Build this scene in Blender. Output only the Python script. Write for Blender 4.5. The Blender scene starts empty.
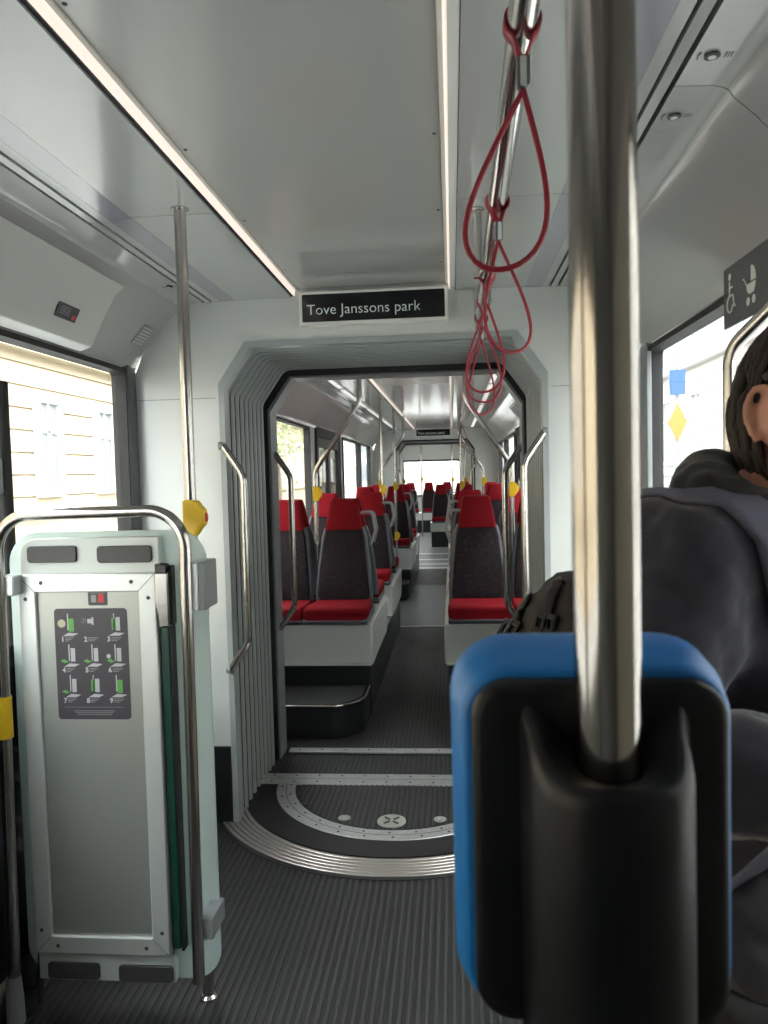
import bpy, bmesh, math, random
from mathutils import Vector, Matrix, Quaternion
random.seed(7)
PI = math.pi
S = bpy.context.scene
COL = S.collection

# ------------------------------------------------------------------ camera
cam_d = bpy.data.cameras.new('camera')
cam = bpy.data.objects.new('camera', cam_d); COL.objects.link(cam); S.camera = cam
cam_d.sensor_fit = 'HORIZONTAL'; cam_d.sensor_width = 36; cam_d.lens = 36.09
cam_d.clip_start = 0.02; cam_d.clip_end = 300
R_ = Vector((0.9957951, 0.08785178, -0.02596511))
U_ = Vector((0.02147475, 0.05167752, 0.99843291))
F_ = Vector((-0.08905592, 0.99479219, -0.04957362))
cam.matrix_world = Matrix(((R_.x, U_.x, -F_.x, 0.0), (R_.y, U_.y, -F_.y, 0.0), (R_.z, U_.z, -F_.z, 1.45), (0, 0, 0, 1)))
cam_d.dof.use_dof = True; cam_d.dof.focus_distance = 3.0; cam_d.dof.aperture_fstop = 14

# ------------------------------------------------------------------ world, exposure
S.view_settings.view_transform = 'Standard'; S.view_settings.look = 'None'
S.view_settings.gamma = 1.0; S.view_settings.exposure = 0.0
S.view_settings.use_curve_mapping = False
W = bpy.data.worlds.new('overcast_sky'); S.world = W; W.use_nodes = True
nt = W.node_tree; nt.nodes.clear()
wo = nt.nodes.new('ShaderNodeOutputWorld'); bg = nt.nodes.new('ShaderNodeBackground')
bg.inputs['Color'].default_value = (0.97, 0.985, 1.0, 1); bg.inputs['Strength'].default_value = 15.0
nt.links.new(bg.outputs[0], wo.inputs[0])
sun_d = bpy.data.lights.new('sun', 'SUN'); sun_d.energy = 1.5; sun_d.angle = math.radians(3); sun_d.color = (1, .95, .87)
sun = bpy.data.objects.new('sun', sun_d); COL.objects.link(sun)
sun.rotation_euler = Vector((0.55, -0.25, 0.80)).to_track_quat('Z', 'Y').to_euler()
LED = .8
def portal(x, y0, y1, z0, z1, right):
    d = bpy.data.lights.new('window_daylight', 'AREA'); d.shape = 'RECTANGLE'; d.size = y1 - y0; d.size_y = z1 - z0
    d.cycles.is_portal = True
    o = bpy.data.objects.new('window_daylight', d); COL.objects.link(o)
    o.location = (x, (y0 + y1) / 2, (z0 + z1) / 2)
    n = Vector((1, 0, 0)) if right else Vector((-1, 0, 0))   # +Z of the lamp looks outside, light goes along -Z
    o.rotation_euler = n.to_track_quat('Z', 'Y').to_euler()

CX = -0.28
HALF = 1.03
TOPZ = 2.2

# ------------------------------------------------------------------ materials
MATS = {}
def mat(name, col, rough=.5, metal=0., nscale=0, namt=0., bump=0., bscale=60, coat=0., spec=.5, stretch=None, col2=None, sheen=0, bmix=None):
    m = bpy.data.materials.new(name); m.use_nodes = True; t = m.node_tree
    b = t.nodes['Principled BSDF']
    b.inputs['Base Color'].default_value = (*col, 1); b.inputs['Roughness'].default_value = rough
    b.inputs['Metallic'].default_value = metal; b.inputs['Coat Weight'].default_value = coat
    b.inputs['Coat Roughness'].default_value = .08
    b.inputs['Specular IOR Level'].default_value = spec
    if sheen: b.inputs['Sheen Weight'].default_value = sheen
    tc = t.nodes.new('ShaderNodeTexCoord'); src = tc.outputs['Object']
    if stretch:
        mp = t.nodes.new('ShaderNodeMapping'); mp.inputs['Scale'].default_value = stretch
        t.links.new(src, mp.inputs['Vector']); src = mp.outputs[0]
    if nscale:
        n = t.nodes.new('ShaderNodeTexNoise'); n.inputs['Scale'].default_value = nscale; n.inputs['Detail'].default_value = 5
        t.links.new(src, n.inputs['Vector'])
        mx = t.nodes.new('ShaderNodeMix'); mx.data_type = 'RGBA'
        c2 = col2 if col2 else tuple(c * (1 - namt) for c in col)
        mx.inputs['A'].default_value = (*col, 1); mx.inputs['B'].default_value = (*c2, 1)
        if bmix:
            r = t.nodes.new('ShaderNodeMapRange'); r.inputs['From Min'].default_value = bmix[0]; r.inputs['From Max'].default_value = bmix[1]
            t.links.new(n.outputs['Fac'], r.inputs['Value']); t.links.new(r.outputs[0], mx.inputs['Factor'])
        else: t.links.new(n.outputs['Fac'], mx.inputs['Factor'])
        t.links.new(mx.outputs['Result'], b.inputs['Base Color'])
        mr = t.nodes.new('ShaderNodeMapRange'); mr.inputs['To Min'].default_value = rough * .9; mr.inputs['To Max'].default_value = min(1, rough * 1.15)
        t.links.new(n.outputs['Fac'], mr.inputs['Value']); t.links.new(mr.outputs[0], b.inputs['Roughness'])
    if bump:
        n2 = t.nodes.new('ShaderNodeTexNoise'); n2.inputs['Scale'].default_value = bscale; n2.inputs['Detail'].default_value = 4
        t.links.new(src, n2.inputs['Vector'])
        bp = t.nodes.new('ShaderNodeBump'); bp.inputs['Strength'].default_value = bump; bp.inputs['Distance'].default_value = .004
        t.links.new(n2.outputs['Fac'], bp.inputs['Height']); t.links.new(bp.outputs[0], b.inputs['Normal'])
    MATS[name] = m
    return m
M = {}
M['white'] = mat('white_wall_panel', (.56, .58, .56), .32, nscale=3, namt=.05, coat=.15)
M['ceil'] = mat('glossy_ceiling_panel', (.40, .405, .39), .22, nscale=2, namt=.05, coat=.4)
M['ceil_side'] = mat('side_ceiling_panel', (.37, .38, .375), .2, nscale=2, namt=.05, coat=.4)
M['lilac'] = mat('lilac_grey_band', (.27, .27, .31), .16, nscale=2, namt=.04, coat=.5)
M['gap'] = mat('dark_gap', (.012, .012, .013), .6, nscale=20, namt=.2)
M['steel'] = mat('brushed_steel', (.50, .475, .45), .20, 1, nscale=1.0, namt=.10, bump=.02, bscale=1, stretch=(90, 90, 2))
M['steel_near'] = mat('satin_steel', (.43, .40, .375), .13, 1, nscale=1.0, namt=.10, bump=.02, bscale=1, stretch=(60, 60, 1.5))
M['chrome'] = mat('polished_steel_bar', (.62, .60, .58), .16, 1, nscale=4, namt=.05)
M['alu'] = mat('aluminium', (.66, .69, .68), .42, .55, nscale=6, namt=.07, bump=.03, bscale=300)
M['alu_dull'] = mat('dull_aluminium_sheet', (.40, .42, .39), .40, .6, nscale=3, namt=.16, bump=.03, bscale=30)
M['strip'] = mat('threshold_aluminium', (.50, .51, .51), .38, .6, nscale=40, namt=.35, bump=.1, bscale=200)
M['rubber'] = mat('black_rubber_floor', (.006, .0065, .007), .55, nscale=6, namt=.35)
M['rib'] = mat('rubber_rib', (.034, .035, .036), .5, nscale=5, namt=.35, bump=.1, bscale=120, spec=.35)
M['smoothfloor'] = mat('grey_smooth_floor', (.085, .09, .095), .45, nscale=90, namt=.4, bump=.05)
M['black'] = mat('black_plastic', (.012, .013, .015), .33, nscale=12, namt=.2)
M['blackmatt'] = mat('black_matt', (.014, .014, .015), .6, nscale=12, namt=.2)
M['reader'] = mat('reader_black_plastic', (.005, .0065, .010), .42, nscale=8, namt=.2, bump=.06, bscale=900, spec=.35)
M['blue'] = mat('blue_plastic', (.008, .20, .64), .40, nscale=8, namt=.08, bump=.03, bscale=900)
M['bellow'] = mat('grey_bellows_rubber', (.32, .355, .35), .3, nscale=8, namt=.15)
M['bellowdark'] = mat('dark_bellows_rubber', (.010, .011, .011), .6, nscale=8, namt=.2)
M['grey'] = mat('mid_grey_plastic', (.24, .26, .27), .4, nscale=8, namt=.08)
M['darkgrey'] = mat('dark_grey_plastic', (.055, .055, .055), .5, nscale=10, namt=.15)
M['postgrey'] = mat('window_post_grey', (.09, .095, .105), .5, nscale=5, namt=.1)
M['red'] = mat('red_seat_cloth', (.215, .006, .012), .8, nscale=200, namt=.35, bump=.2, bscale=500, spec=.12)
M['seatback'] = mat('dark_patterned_cloth', (.014, .014, .018), .85, nscale=55, col2=(.045, .022, .025), namt=.5, bump=.2, bscale=400, bmix=(.45, .75), spec=.15)
M['shell'] = mat('grey_seat_shell', (.09, .105, .125), .4, nscale=8, namt=.1)
M['yellow'] = mat('yellow_plastic', (.78, .50, .01), .4, nscale=12, namt=.07)
M['redplastic'] = mat('red_plastic', (.55, .015, .02), .35, nscale=12, namt=.1)
M['strap'] = mat('dark_red_strap', (.30, .012, .028), .40, nscale=30, namt=.2)
M['clip'] = mat('grey_clip_plastic', (.16, .16, .17), .2, nscale=30, namt=.2)
M['screen'] = mat('black_display', (.006, .006, .009), .12, nscale=8, namt=.1)
M['cream'] = mat('display_frame_white', (.70, .70, .66), .35, nscale=8, namt=.05)
M['rim'] = mat('turntable_rim_metal', (.62, .58, .55), .32, .9, nscale=6, namt=.15)
M['sticker'] = mat('dark_sticker', (.050, .044, .056), .45, nscale=30, namt=.1)
M['stwhite'] = mat('sticker_grey_print', (.42, .43, .45), .5, nscale=30, namt=.05)
M['stgreen'] = mat('sticker_green_print', (.09, .33, .07), .5, nscale=30, namt=.05)
M['stbeige'] = mat('sticker_beige_print', (.42, .39, .28), .5, nscale=30, namt=.05)
M['green'] = mat('dark_green_edge', (.004, .055, .038), .4, nscale=40, namt=.5, bump=.2)
M['plate'] = mat('pale_mint_plate', (.58, .625, .61), .35, nscale=4, namt=.06)
M['skin'] = mat('skin', (.56, .26, .185), .5, nscale=25, namt=.18, bump=.12, bscale=220)
M['hair'] = mat('brown_grey_hair', (.020, .012, .008), .75, nscale=9, col2=(.045, .032, .025), namt=.5, bump=1.0, bscale=5, stretch=(10, 10, 3), bmix=(.5, .8))
M['hoodie'] = mat('dark_navy_jersey', (.023, .022, .037), .9, nscale=8, namt=.25, bump=.25, bscale=45, sheen=.25)
M['hood'] = mat('black_hood_cloth', (.009, .009, .011), .9, nscale=8, namt=.25, bump=.4, bscale=30, sheen=.2)
M['webbing'] = mat('slate_strap_webbing', (.115, .115, .165), .8, nscale=200, namt=.2, bump=.15, bscale=500)
M['pack'] = mat('black_brown_pack', (.032, .026, .024), .6, nscale=14, namt=.3, bump=.5, bscale=18)
M['trouser'] = mat('black_trousers', (.008, .008, .010), .9, nscale=10, namt=.2, bump=.2)
M['ochre'] = mat('ochre_render', (.42, .35, .245), .9, nscale=.7, namt=.07)
M['palestone'] = mat('pale_stone', (.45, .445, .43), .9, nscale=.7, namt=.07)
M['facglass'] = mat('facade_glass', (.22, .24, .26), .3, nscale=2, namt=.1)
M['asphalt'] = mat('street', (.30, .30, .29), .9, nscale=1, namt=.2)
M['orange'] = mat('orange_sign', (.75, .20, .03), .5, nscale=8, namt=.1)
M['bluesign'] = mat('blue_sign', (.03, .10, .55), .5, nscale=8, namt=.1)
M['leaf'] = mat('street_tree_leaf', (.30, .34, .16), .8, nscale=3, namt=.3)
M['bark'] = mat('street_tree_bark', (.16, .13, .10), .9, nscale=8, namt=.3)

def glass_mat(name, tint, gloss=.12, frost=None):
    m = bpy.data.materials.new(name); m.use_nodes = True; t = m.node_tree; t.nodes.clear()
    o = t.nodes.new('ShaderNodeOutputMaterial'); mx = t.nodes.new('ShaderNodeMixShader')
    tr = t.nodes.new('ShaderNodeBsdfTransparent'); tr.inputs[0].default_value = (*tint, 1)
    gl = t.nodes.new('ShaderNodeBsdfGlossy'); gl.inputs['Roughness'].default_value = .02
    lw = t.nodes.new('ShaderNodeLayerWeight'); lw.inputs['Blend'].default_value = .5
    pw1 = t.nodes.new('ShaderNodeMath'); pw1.operation = 'POWER'; pw1.inputs[1].default_value = 5
    t.links.new(lw.outputs['Facing'], pw1.inputs[0])
    pw2 = t.nodes.new('ShaderNodeMath'); pw2.operation = 'MULTIPLY_ADD'; pw2.inputs[1].default_value = .6; pw2.inputs[2].default_value = .03
    t.links.new(pw1.outputs[0], pw2.inputs[0])
    base = tr
    if frost:
        pr = t.nodes.new('ShaderNodeBsdfPrincipled'); pr.inputs['Base Color'].default_value = (*frost, 1)
        pr.inputs['Roughness'].default_value = .25
        tl = t.nodes.new('ShaderNodeBsdfTranslucent'); tl.inputs[0].default_value = (*frost, 1)
        m1 = t.nodes.new('ShaderNodeMixShader'); m1.inputs[0].default_value = .45
        t.links.new(pr.outputs[0], m1.inputs[1]); t.links.new(tl.outputs[0], m1.inputs[2])
        m2 = t.nodes.new('ShaderNodeMixShader'); m2.inputs[0].default_value = .25
        n = t.nodes.new('ShaderNodeTexNoise'); n.inputs['Scale'].default_value = 3
        r = t.nodes.new('ShaderNodeMapRange'); r.inputs['To Min'].default_value = .15; r.inputs['To Max'].default_value = .3
        t.links.new(n.outputs['Fac'], r.inputs['Value']); t.links.new(r.outputs[0], m2.inputs[0])
        t.links.new(m1.outputs[0], m2.inputs[1]); t.links.new(tr.outputs[0], m2.inputs[2])
        t.links.new(m2.outputs[0], o.inputs[0]); return m
    t.links.new(pw2.outputs[0], mx.inputs[0])
    t.links.new(tr.outputs[0], mx.inputs[1]); t.links.new(gl.outputs[0], mx.inputs[2])
    t.links.new(mx.outputs[0], o.inputs[0]); return m
M['glass'] = glass_mat('window_glass', (.93, .95, .94))
M['tint'] = glass_mat('tinted_door_glass', (.35, .38, .40))
M['frost'] = glass_mat('frosted_mint_glass', (.8, .95, .92), frost=(.66, .74, .735))
def emis(name, col, s):
    m = bpy.data.materials.new(name); m.use_nodes = True; t = m.node_tree; b = t.nodes['Principled BSDF']
    b.inputs['Base Color'].default_value = (*[c * .6 for c in col], 1)
    b.inputs['Emission Color'].default_value = (*col, 1); b.inputs['Emission Strength'].default_value = s
    n = t.nodes.new('ShaderNodeTexNoise'); n.inputs['Scale'].default_value = 5
    r = t.nodes.new('ShaderNodeMapRange'); r.inputs['To Min'].default_value = s * .97; r.inputs['To Max'].default_value = s * 1.03
    t.links.new(n.outputs['Fac'], r.inputs['Value']); t.links.new(r.outputs[0], b.inputs['Emission Strength'])
    return m
M['led'] = emis('warm_led_diffuser', (1.0, .86, .76), LED)
M['ledw'] = emis('white_led_diffuser', (1.0, .97, .93), LED * .9)
M['amber'] = emis('display_text_glow', (.75, .85, .80), .16)

# ------------------------------------------------------------------ mesh builder
WLOC = {}
def arc_path(pts, r, seg=6):
    pts = [Vector(p) for p in pts]; out = [pts[0]]
    for i in range(1, len(pts) - 1):
        a, b, c = pts[i - 1], pts[i], pts[i + 1]
        u = (a - b); v = (c - b); lu, lv = u.length, v.length; u.normalize(); v.normalize()
        ang = u.angle(v)
        if ang > PI - .02: out.append(b); continue
        d = min(r / math.tan(ang / 2), lu * .49, lv * .49); rr = d * math.tan(ang / 2)
        p0 = b + u * d; p1 = b + v * d; cen = b + (u + v).normalized() * (rr / math.sin(ang / 2))
        q0 = p0 - cen; q1 = p1 - cen; tot = q0.angle(q1); ax = q0.cross(q1).normalized()
        for k in range(seg + 1):
            out.append(cen + Quaternion(ax, tot * k / seg) @ q0)
    out.append(pts[-1]); return out
def rrect(x0, x1, z0, z1, r, seg=6, corners=(1, 1, 1, 1)):
    o = []
    for (cx, cz, a0, on, px, pz) in ((x1 - r, z1 - r, 0, corners[0], x1, z1), (x0 + r, z1 - r, 90, corners[1], x0, z1),
                             (x0 + r, z0 + r, 180, corners[2], x0, z0), (x1 - r, z0 + r, 270, corners[3], x1, z0)):
        if not on: o.append((px, pz)); continue
        for k in range(seg + 1):
            a = math.radians(a0 + 90 * k / seg); o.append((cx + r * math.cos(a), cz + r * math.sin(a)))
    return o
class MB:
    def __init__(s): s.v = []; s.f = []; s.m = []; s.mi = 0
    def add(s, vs, fs):
        n = len(s.v); s.v += [Vector(v) for v in vs]
        for f in fs: s.f.append([i + n for i in f]); s.m.append(s.mi)
        return s
    def box(s, x0, x1, y0, y1, z0, z1):
        v = [(x, y, z) for z in (z0, z1) for y in (y0, y1) for x in (x0, x1)]
        return s.add(v, [(0, 2, 3, 1), (4, 5, 7, 6), (0, 1, 5, 4), (2, 6, 7, 3), (0, 4, 6, 2), (1, 3, 7, 5)])
    def prism(s, poly, ax, a0, a1):
        # poly 2D in the plane orthogonal to ax: 'x' -> (y,z), 'y' -> (x,z), 'z' -> (x,y)
        def P(p, a): return {'x': (a, p[0], p[1]), 'y': (p[0], a, p[1]), 'z': (p[0], p[1], a)}[ax]
        n = len(poly); v = [P(p, a0) for p in poly] + [P(p, a1) for p in poly]
        f = [tuple(range(n)), tuple(range(2 * n - 1, n - 1, -1))] + [(i, i + n, (i + 1) % n + n, (i + 1) % n) for i in range(n)]
        return s.add(v, f)
    def ring(s, outer, inner, ax, a0, a1, closed=False):
        def P(p, a): return {'x': (a, p[0], p[1]), 'y': (p[0], a, p[1]), 'z': (p[0], p[1], a)}[ax]
        n = len(outer); v = [P(p, a) for a in (a0, a1) for L in (outer, inner) for p in L]; f = []
        m = n if closed else n - 1
        for i in range(m):
            j = (i + 1) % n
            f += [(i, j, n + j, n + i), (2 * n + i, 3 * n + i, 3 * n + j, 2 * n + j), (i, 2 * n + i, 2 * n + j, j), (n + i, n + j, 3 * n + j, 3 * n + i)]
        if not closed:
            f += [(0, n, 3 * n, 2 * n), (n - 1, 3 * n - 1, 4 * n - 1, 2 * n - 1)]
        return s.add(v, f)
    def strip(s, rows, closed_u=False, close_v=False):
        n = len(rows[0]); v = [p for r in rows for p in r]; f = []
        for i in range(len(rows) - (0 if close_v else 1)):
            i2 = (i + 1) % len(rows)
            for j in range(n - (0 if closed_u else 1)):
                k = (j + 1) % n; f.append((i * n + j, i * n + k, i2 * n + k, i2 * n + j))
        return s.add(v, f)
    def tube(s, pts, r, n=16, bend=0, closed=False, cap=True, flat=1.0, seg=6):
        if bend: pts = arc_path(pts, bend, seg)
        pts = [Vector(p) for p in pts]; N = len(pts)
        rad = r if isinstance(r, (list, tuple)) else [r] * N
        t0 = ((pts[1] - pts[-1]) if closed else (pts[1] - pts[0])).normalized()
        ref = Vector((0, 1, 0)) if abs(t0.y) < .8 else Vector((1, 0, 0))
        u = (ref - t0 * ref.dot(t0)).normalized(); rows = []
        pt = t0
        for i, p in enumerate(pts):
            if closed: t = (pts[(i + 1) % N] - pts[i - 1]).normalized()
            elif i == 0: t = t0
            elif i == N - 1: t = (pts[-1] - pts[-2]).normalized()
            else: t = ((pts[i + 1] - p).normalized() + (p - pts[i - 1]).normalized()).normalized()
            q = pt.rotation_difference(t); u = (q @ u); u = (u - t * u.dot(t)).normalized(); w = t.cross(u); pt = t
            rows.append([p + (u * math.cos(a) * flat + w * math.sin(a)) * rad[i] for a in [2 * PI * k / n for k in range(n)]])
        b = len(s.v); s.strip(rows, True, closed)
        if cap and not closed:
            s.f.append([b + k for k in range(n)][::-1]); s.m.append(s.mi)
            s.f.append([b + (N - 1) * n + k for k in range(n)]); s.m.append(s.mi)
        return s
    def lathe(s, prof, c, n=24, ax='z'):
        rows = []
        for (r, h) in prof:
            rr = []
            for k in range(n):
                a = 2 * PI * k / n; p = (r * math.cos(a), r * math.sin(a), h)
                if ax == 'y': p = (p[0], p[2], p[1])
                if ax == 'x': p = (p[2], p[0], p[1])
                rr.append((p[0] + c[0], p[1] + c[1], p[2] + c[2]))
            rows.append(rr)
        b = len(s.v); s.strip(rows, True)
        s.f.append([b + k for k in range(n)]); s.m.append(s.mi)
        s.f.append([b + (len(prof) - 1) * n + k for k in range(n)]); s.m.append(s.mi)
        return s
    def mirror(s):
        for v in s.v: v.x = 2 * CX - v.x
        return s
    def xf(s, mtx, start=0):
        for i in range(start, len(s.v)): s.v[i] = mtx @ s.v[i]
        return s
    def build(s, name, mats, parent=None, loc=None, bevel=0, bseg=2, smooth=True, angle=35, world=True):
        me = bpy.data.meshes.new(name)
        if parent is not None and world: off = WLOC[parent.name]
        elif parent is None and loc is not None: off = Vector(loc)
        else: off = Vector((0, 0, 0))
        if loc is None and parent is None and world == 'auto': off = Vector((0, 0, 0))
        me.from_pydata([tuple(v - off) for v in s.v], [], s.f)
        if not isinstance(mats, (list, tuple)): mats = [mats]
        for mm in mats: me.materials.append(mm)
        for i, p in enumerate(me.polygons): p.material_index = s.m[i]; p.use_smooth = smooth
        bm = bmesh.new(); bm.from_mesh(me); bmesh.ops.recalc_face_normals(bm, faces=bm.faces); bm.to_mesh(me); bm.free()
        if smooth: me.set_sharp_from_angle(angle=math.radians(angle))
        o = bpy.data.objects.new(name, me); COL.objects.link(o)
        if parent is not None: o.parent = parent
        elif loc is not None: o.location = loc
        WLOC[o.name] = off.copy() if isinstance(off, Vector) else Vector(off)
        if bevel:
            b = o.modifiers.new('bevel', 'BEVEL'); b.width = bevel; b.segments = bseg; b.limit_method = 'ANGLE'; b.angle_limit = math.radians(40)
        return o
def tag(o, label=None, cat=None, group=None, kind=None):
    if label: o['label'] = label
    if cat: o['category'] = cat
    if group: o['group'] = group
    if kind: o['kind'] = kind
    return o
def thing(name, label, cat, loc=(0, 0, 0), group=None, rz=0, kind=None):
    o = bpy.data.objects.new(name, None); COL.objects.link(o); o.location = loc; o.rotation_euler.z = rz; o.empty_display_size = .05
    WLOC[o.name] = Vector(loc); return tag(o, label, cat, group, kind)
def struct(name, mb, m, parent=None, **k):
    o = mb.build(name, m, parent, **k)
    if parent is None: o['kind'] = 'structure'
    return o
def text_mb(body, size, x, y, z, rot=None, align='LEFT', depth=.0006, bold=0):
    c = bpy.data.curves.new('lettering', 'FONT'); c.body = body; c.size = size; c.align_x = align; c.extrude = depth; c.offset = bold
    c.resolution_u = 3
    o = bpy.data.objects.new('lettering', c); COL.objects.link(o)
    bpy.context.view_layer.update()
    me = bpy.data.meshes.new_from_object(o.evaluated_get(bpy.context.evaluated_depsgraph_get()))
    mtx = Matrix.Translation((x, y, z)) @ (rot if rot else Matrix.Rotation(PI / 2, 4, 'X'))
    mb = MB(); mb.add([mtx @ v.co for v in me.vertices], [tuple(p.vertices) for p in me.polygons])
    bpy.data.objects.remove(o); bpy.data.curves.remove(c); bpy.data.meshes.remove(me)
    return mb
def X(side, d): return CX + side * d
SH = {-1: 0.0, 1: -.053}      # the centre panel sits a little left of the middle
LN = {-1: 'left', 1: 'right'}

# ------------------------------------------------------------------ structure
D1, D2 = 3.10, 12.9          # front faces of the two gangways
B1, B2 = 3.80, 13.6          # inner portals behind the bellows
END = 21.0
OCT = lambda w, top, bot=0.0, dx=.115, dz=.165: [(CX - w, bot), (CX - w, top - dz), (CX - w + dx, top), (CX + w - dx, top), (CX + w, top - dz), (CX + w, bot)]
OUT = lambda w=HALF, top=2.26, bot=0.0: [(CX - w, bot), (CX - w, 1.8), (CX - w + .2, top), (CX + w - .2, top), (CX + w, 1.8), (CX + w, bot)]

def rib_floor(name, y0, y1, x0=None, x1=None, pitch=.0245):
    x0 = CX - 1.08 if x0 is None else x0; x1 = CX + 1.08 if x1 is None else x1
    mb = MB(); mb.box(x0, x1, y0, y1, -.06, -.003); mb.mi = 1
    x = x0 + .005
    while x < x1 - pitch:
        mb.prism([(x, -.004), (x + .0025, .0), (x + .0115, .0), (x + .014, -.004)], 'y', y0, y1); x += pitch
    return struct(name, mb, [M['rubber'], M['rib']], smooth=False)
rib_floor('floor', -1.6, 3.53)
rib_floor('floor', 3.53, 3.97, pitch=.0245)
rib_floor('floor', 3.97, 7.25)
struct('floor', MB().box(CX - 1.08, CX + 1.08, 7.25, 9.9, -.06, 0), M['smoothfloor'])
rib_floor('floor', 9.9, 11.5)
struct('floor', MB().box(CX - 1.08, CX + 1.08, 11.5, END, -.06, 0), M['smoothfloor'])
mb = MB(); mb.box(X(-1, .5), X(1, .5), 7.2, 7.235, 0, .003)
tag(mb.build('threshold_strip', M['strip']), 'thin metal strip across the aisle where ribbed floor turns smooth', 'floor strip')

def side_wall(side, y0, y1, opens, z1=1.955):
    mb = MB(); xi = X(side, HALF); xo = X(side, HALF + .05)
    a, b = min(xi, xo), max(xi, xo)
    ys = y0
    for (ya, yb, za, zb) in sorted(opens):
        if ya > ys: mb.box(a, b, ys, ya, 0, z1)
        if za > 0: mb.box(a, b, ya, yb, 0, za)
        mb.box(a, b, ya, yb, zb, z1); ys = yb
    if y1 > ys: mb.box(a, b, ys, y1, 0, z1)
    struct('wall_' + LN[side], mb, M['white'])
    # black skirting
WN = [0]
def window(side, y0, y1, z0=.88, z1=1.90, fm='blackmatt', fw=.032, split=None, glass='glass', light=True):
    WN[0] += 1
    w = thing('window_%d' % WN[0], None, None, (X(side, HALF), (y0 + y1) / 2, z0), kind='structure')
    xa, xb = X(side, HALF - .014), X(side, HALF + .045); xa, xb = min(xa, xb), max(xa, xb)
    o = rrect(y0, y1, z0, z1, .03, 4); i = rrect(y0 + fw, y1 - fw, z0 + fw, z1 - fw * .6, .02, 4)
    mb = MB().ring(o, i, 'x', xa, xb, True)
    if split: mb.box(xa, xb, split - .03, split + .03, z0, z1)
    mb.build('frame', M[fm], w)
    g = X(side, HALF + .025)
    MB().box(g - .003, g + .003, y0 + fw * .5, y1 - fw * .5, z0 + fw * .5, z1 - fw * .3).build('pane', M[glass], w)
    if light: portal(X(side, HALF + .06), y0 + .02, y1 - .02, z0 + .02, z1 - .02, side > 0)
    return w
def door(side, y0, y1, n, z1=1.93):
    d = thing('door_%d' % n, None, None, (X(side, HALF), (y0 + y1) / 2, 0), kind='structure')
    xa, xb = sorted((X(side, HALF - .02), X(side, HALF + .04)))
    MB().ring([(y0, 0.0), (y0, z1), (y1, z1), (y1, 0.0)], [(y0 + .09, 0.0), (y0 + .09, z1 - .1), (y1 - .09, z1 - .1), (y1 - .09, 0.0)], 'x', xa, xb).build('door_frame', M['blackmatt'], d, bevel=.006)
    ym = (y0 + y1) / 2
    for a, b in ((y0 + .09, ym), (ym, y1 - .09)):
        lf = MB().ring(rrect(a, b, .01, z1 - .1, .02, 3), rrect(a + .07, b - .07, .18, z1 - .2, .05, 3), 'x', xa + .01, xb - .01, True).build('door_leaf', M['darkgrey'], d, bevel=.004)
        g = (xa + xb) / 2
        MB().box(g - .004, g + .004, a + .05, b - .05, .16, z1 - .18).build('pane', M['tint'], lf)
        hx = X(side, HALF - .05); hy = b - .05 if a < ym - .1 and b <= ym + .01 else a + .05
        MB().tube([(X(side, HALF - .02), hy, .8), (hx, hy, .82), (hx, hy, 1.35), (X(side, HALF - .02), hy, 1.37)], .011, 10, bend=.03).build('handle', M['steel'], lf)
    portal(X(side, HALF + .06), y0 + .1, y1 - .1, .1, z1 - .1, side > 0)

# near module
LW1 = (.35, 3.04); RW1 = (.35, 3.02)
side_wall(-1, -1.6, 3.14, [(-1.3, .2, .88, 1.90), (*LW1, .88, 1.90)])
side_wall(1, -1.6, 3.14, [(*RW1, .88, 1.90)])
window(-1, *LW1, split=None); window(-1, -1.3, .2)
window(1, *RW1)
# window post beside the portal wall
for side, ya, yb, m, lab in ((-1, 3.015, 3.10, 'postgrey', 'dark grey'), (1, 2.97, 3.09, 'grey', 'light grey')):
    xa, xb = sorted((X(side, HALF - .02), X(side, HALF)))
    o = MB().box(xa, xb, ya, yb, .86, 1.915).build('trim_%d' % (1 if side < 0 else 2), M[m], bevel=.005); o['kind'] = 'structure'
# rear bulkhead behind the camera
struct('wall_back', MB().box(CX - 1.1, CX + 1.1, -1.65, -1.6, 0, 2.3), M['grey'])

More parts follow.
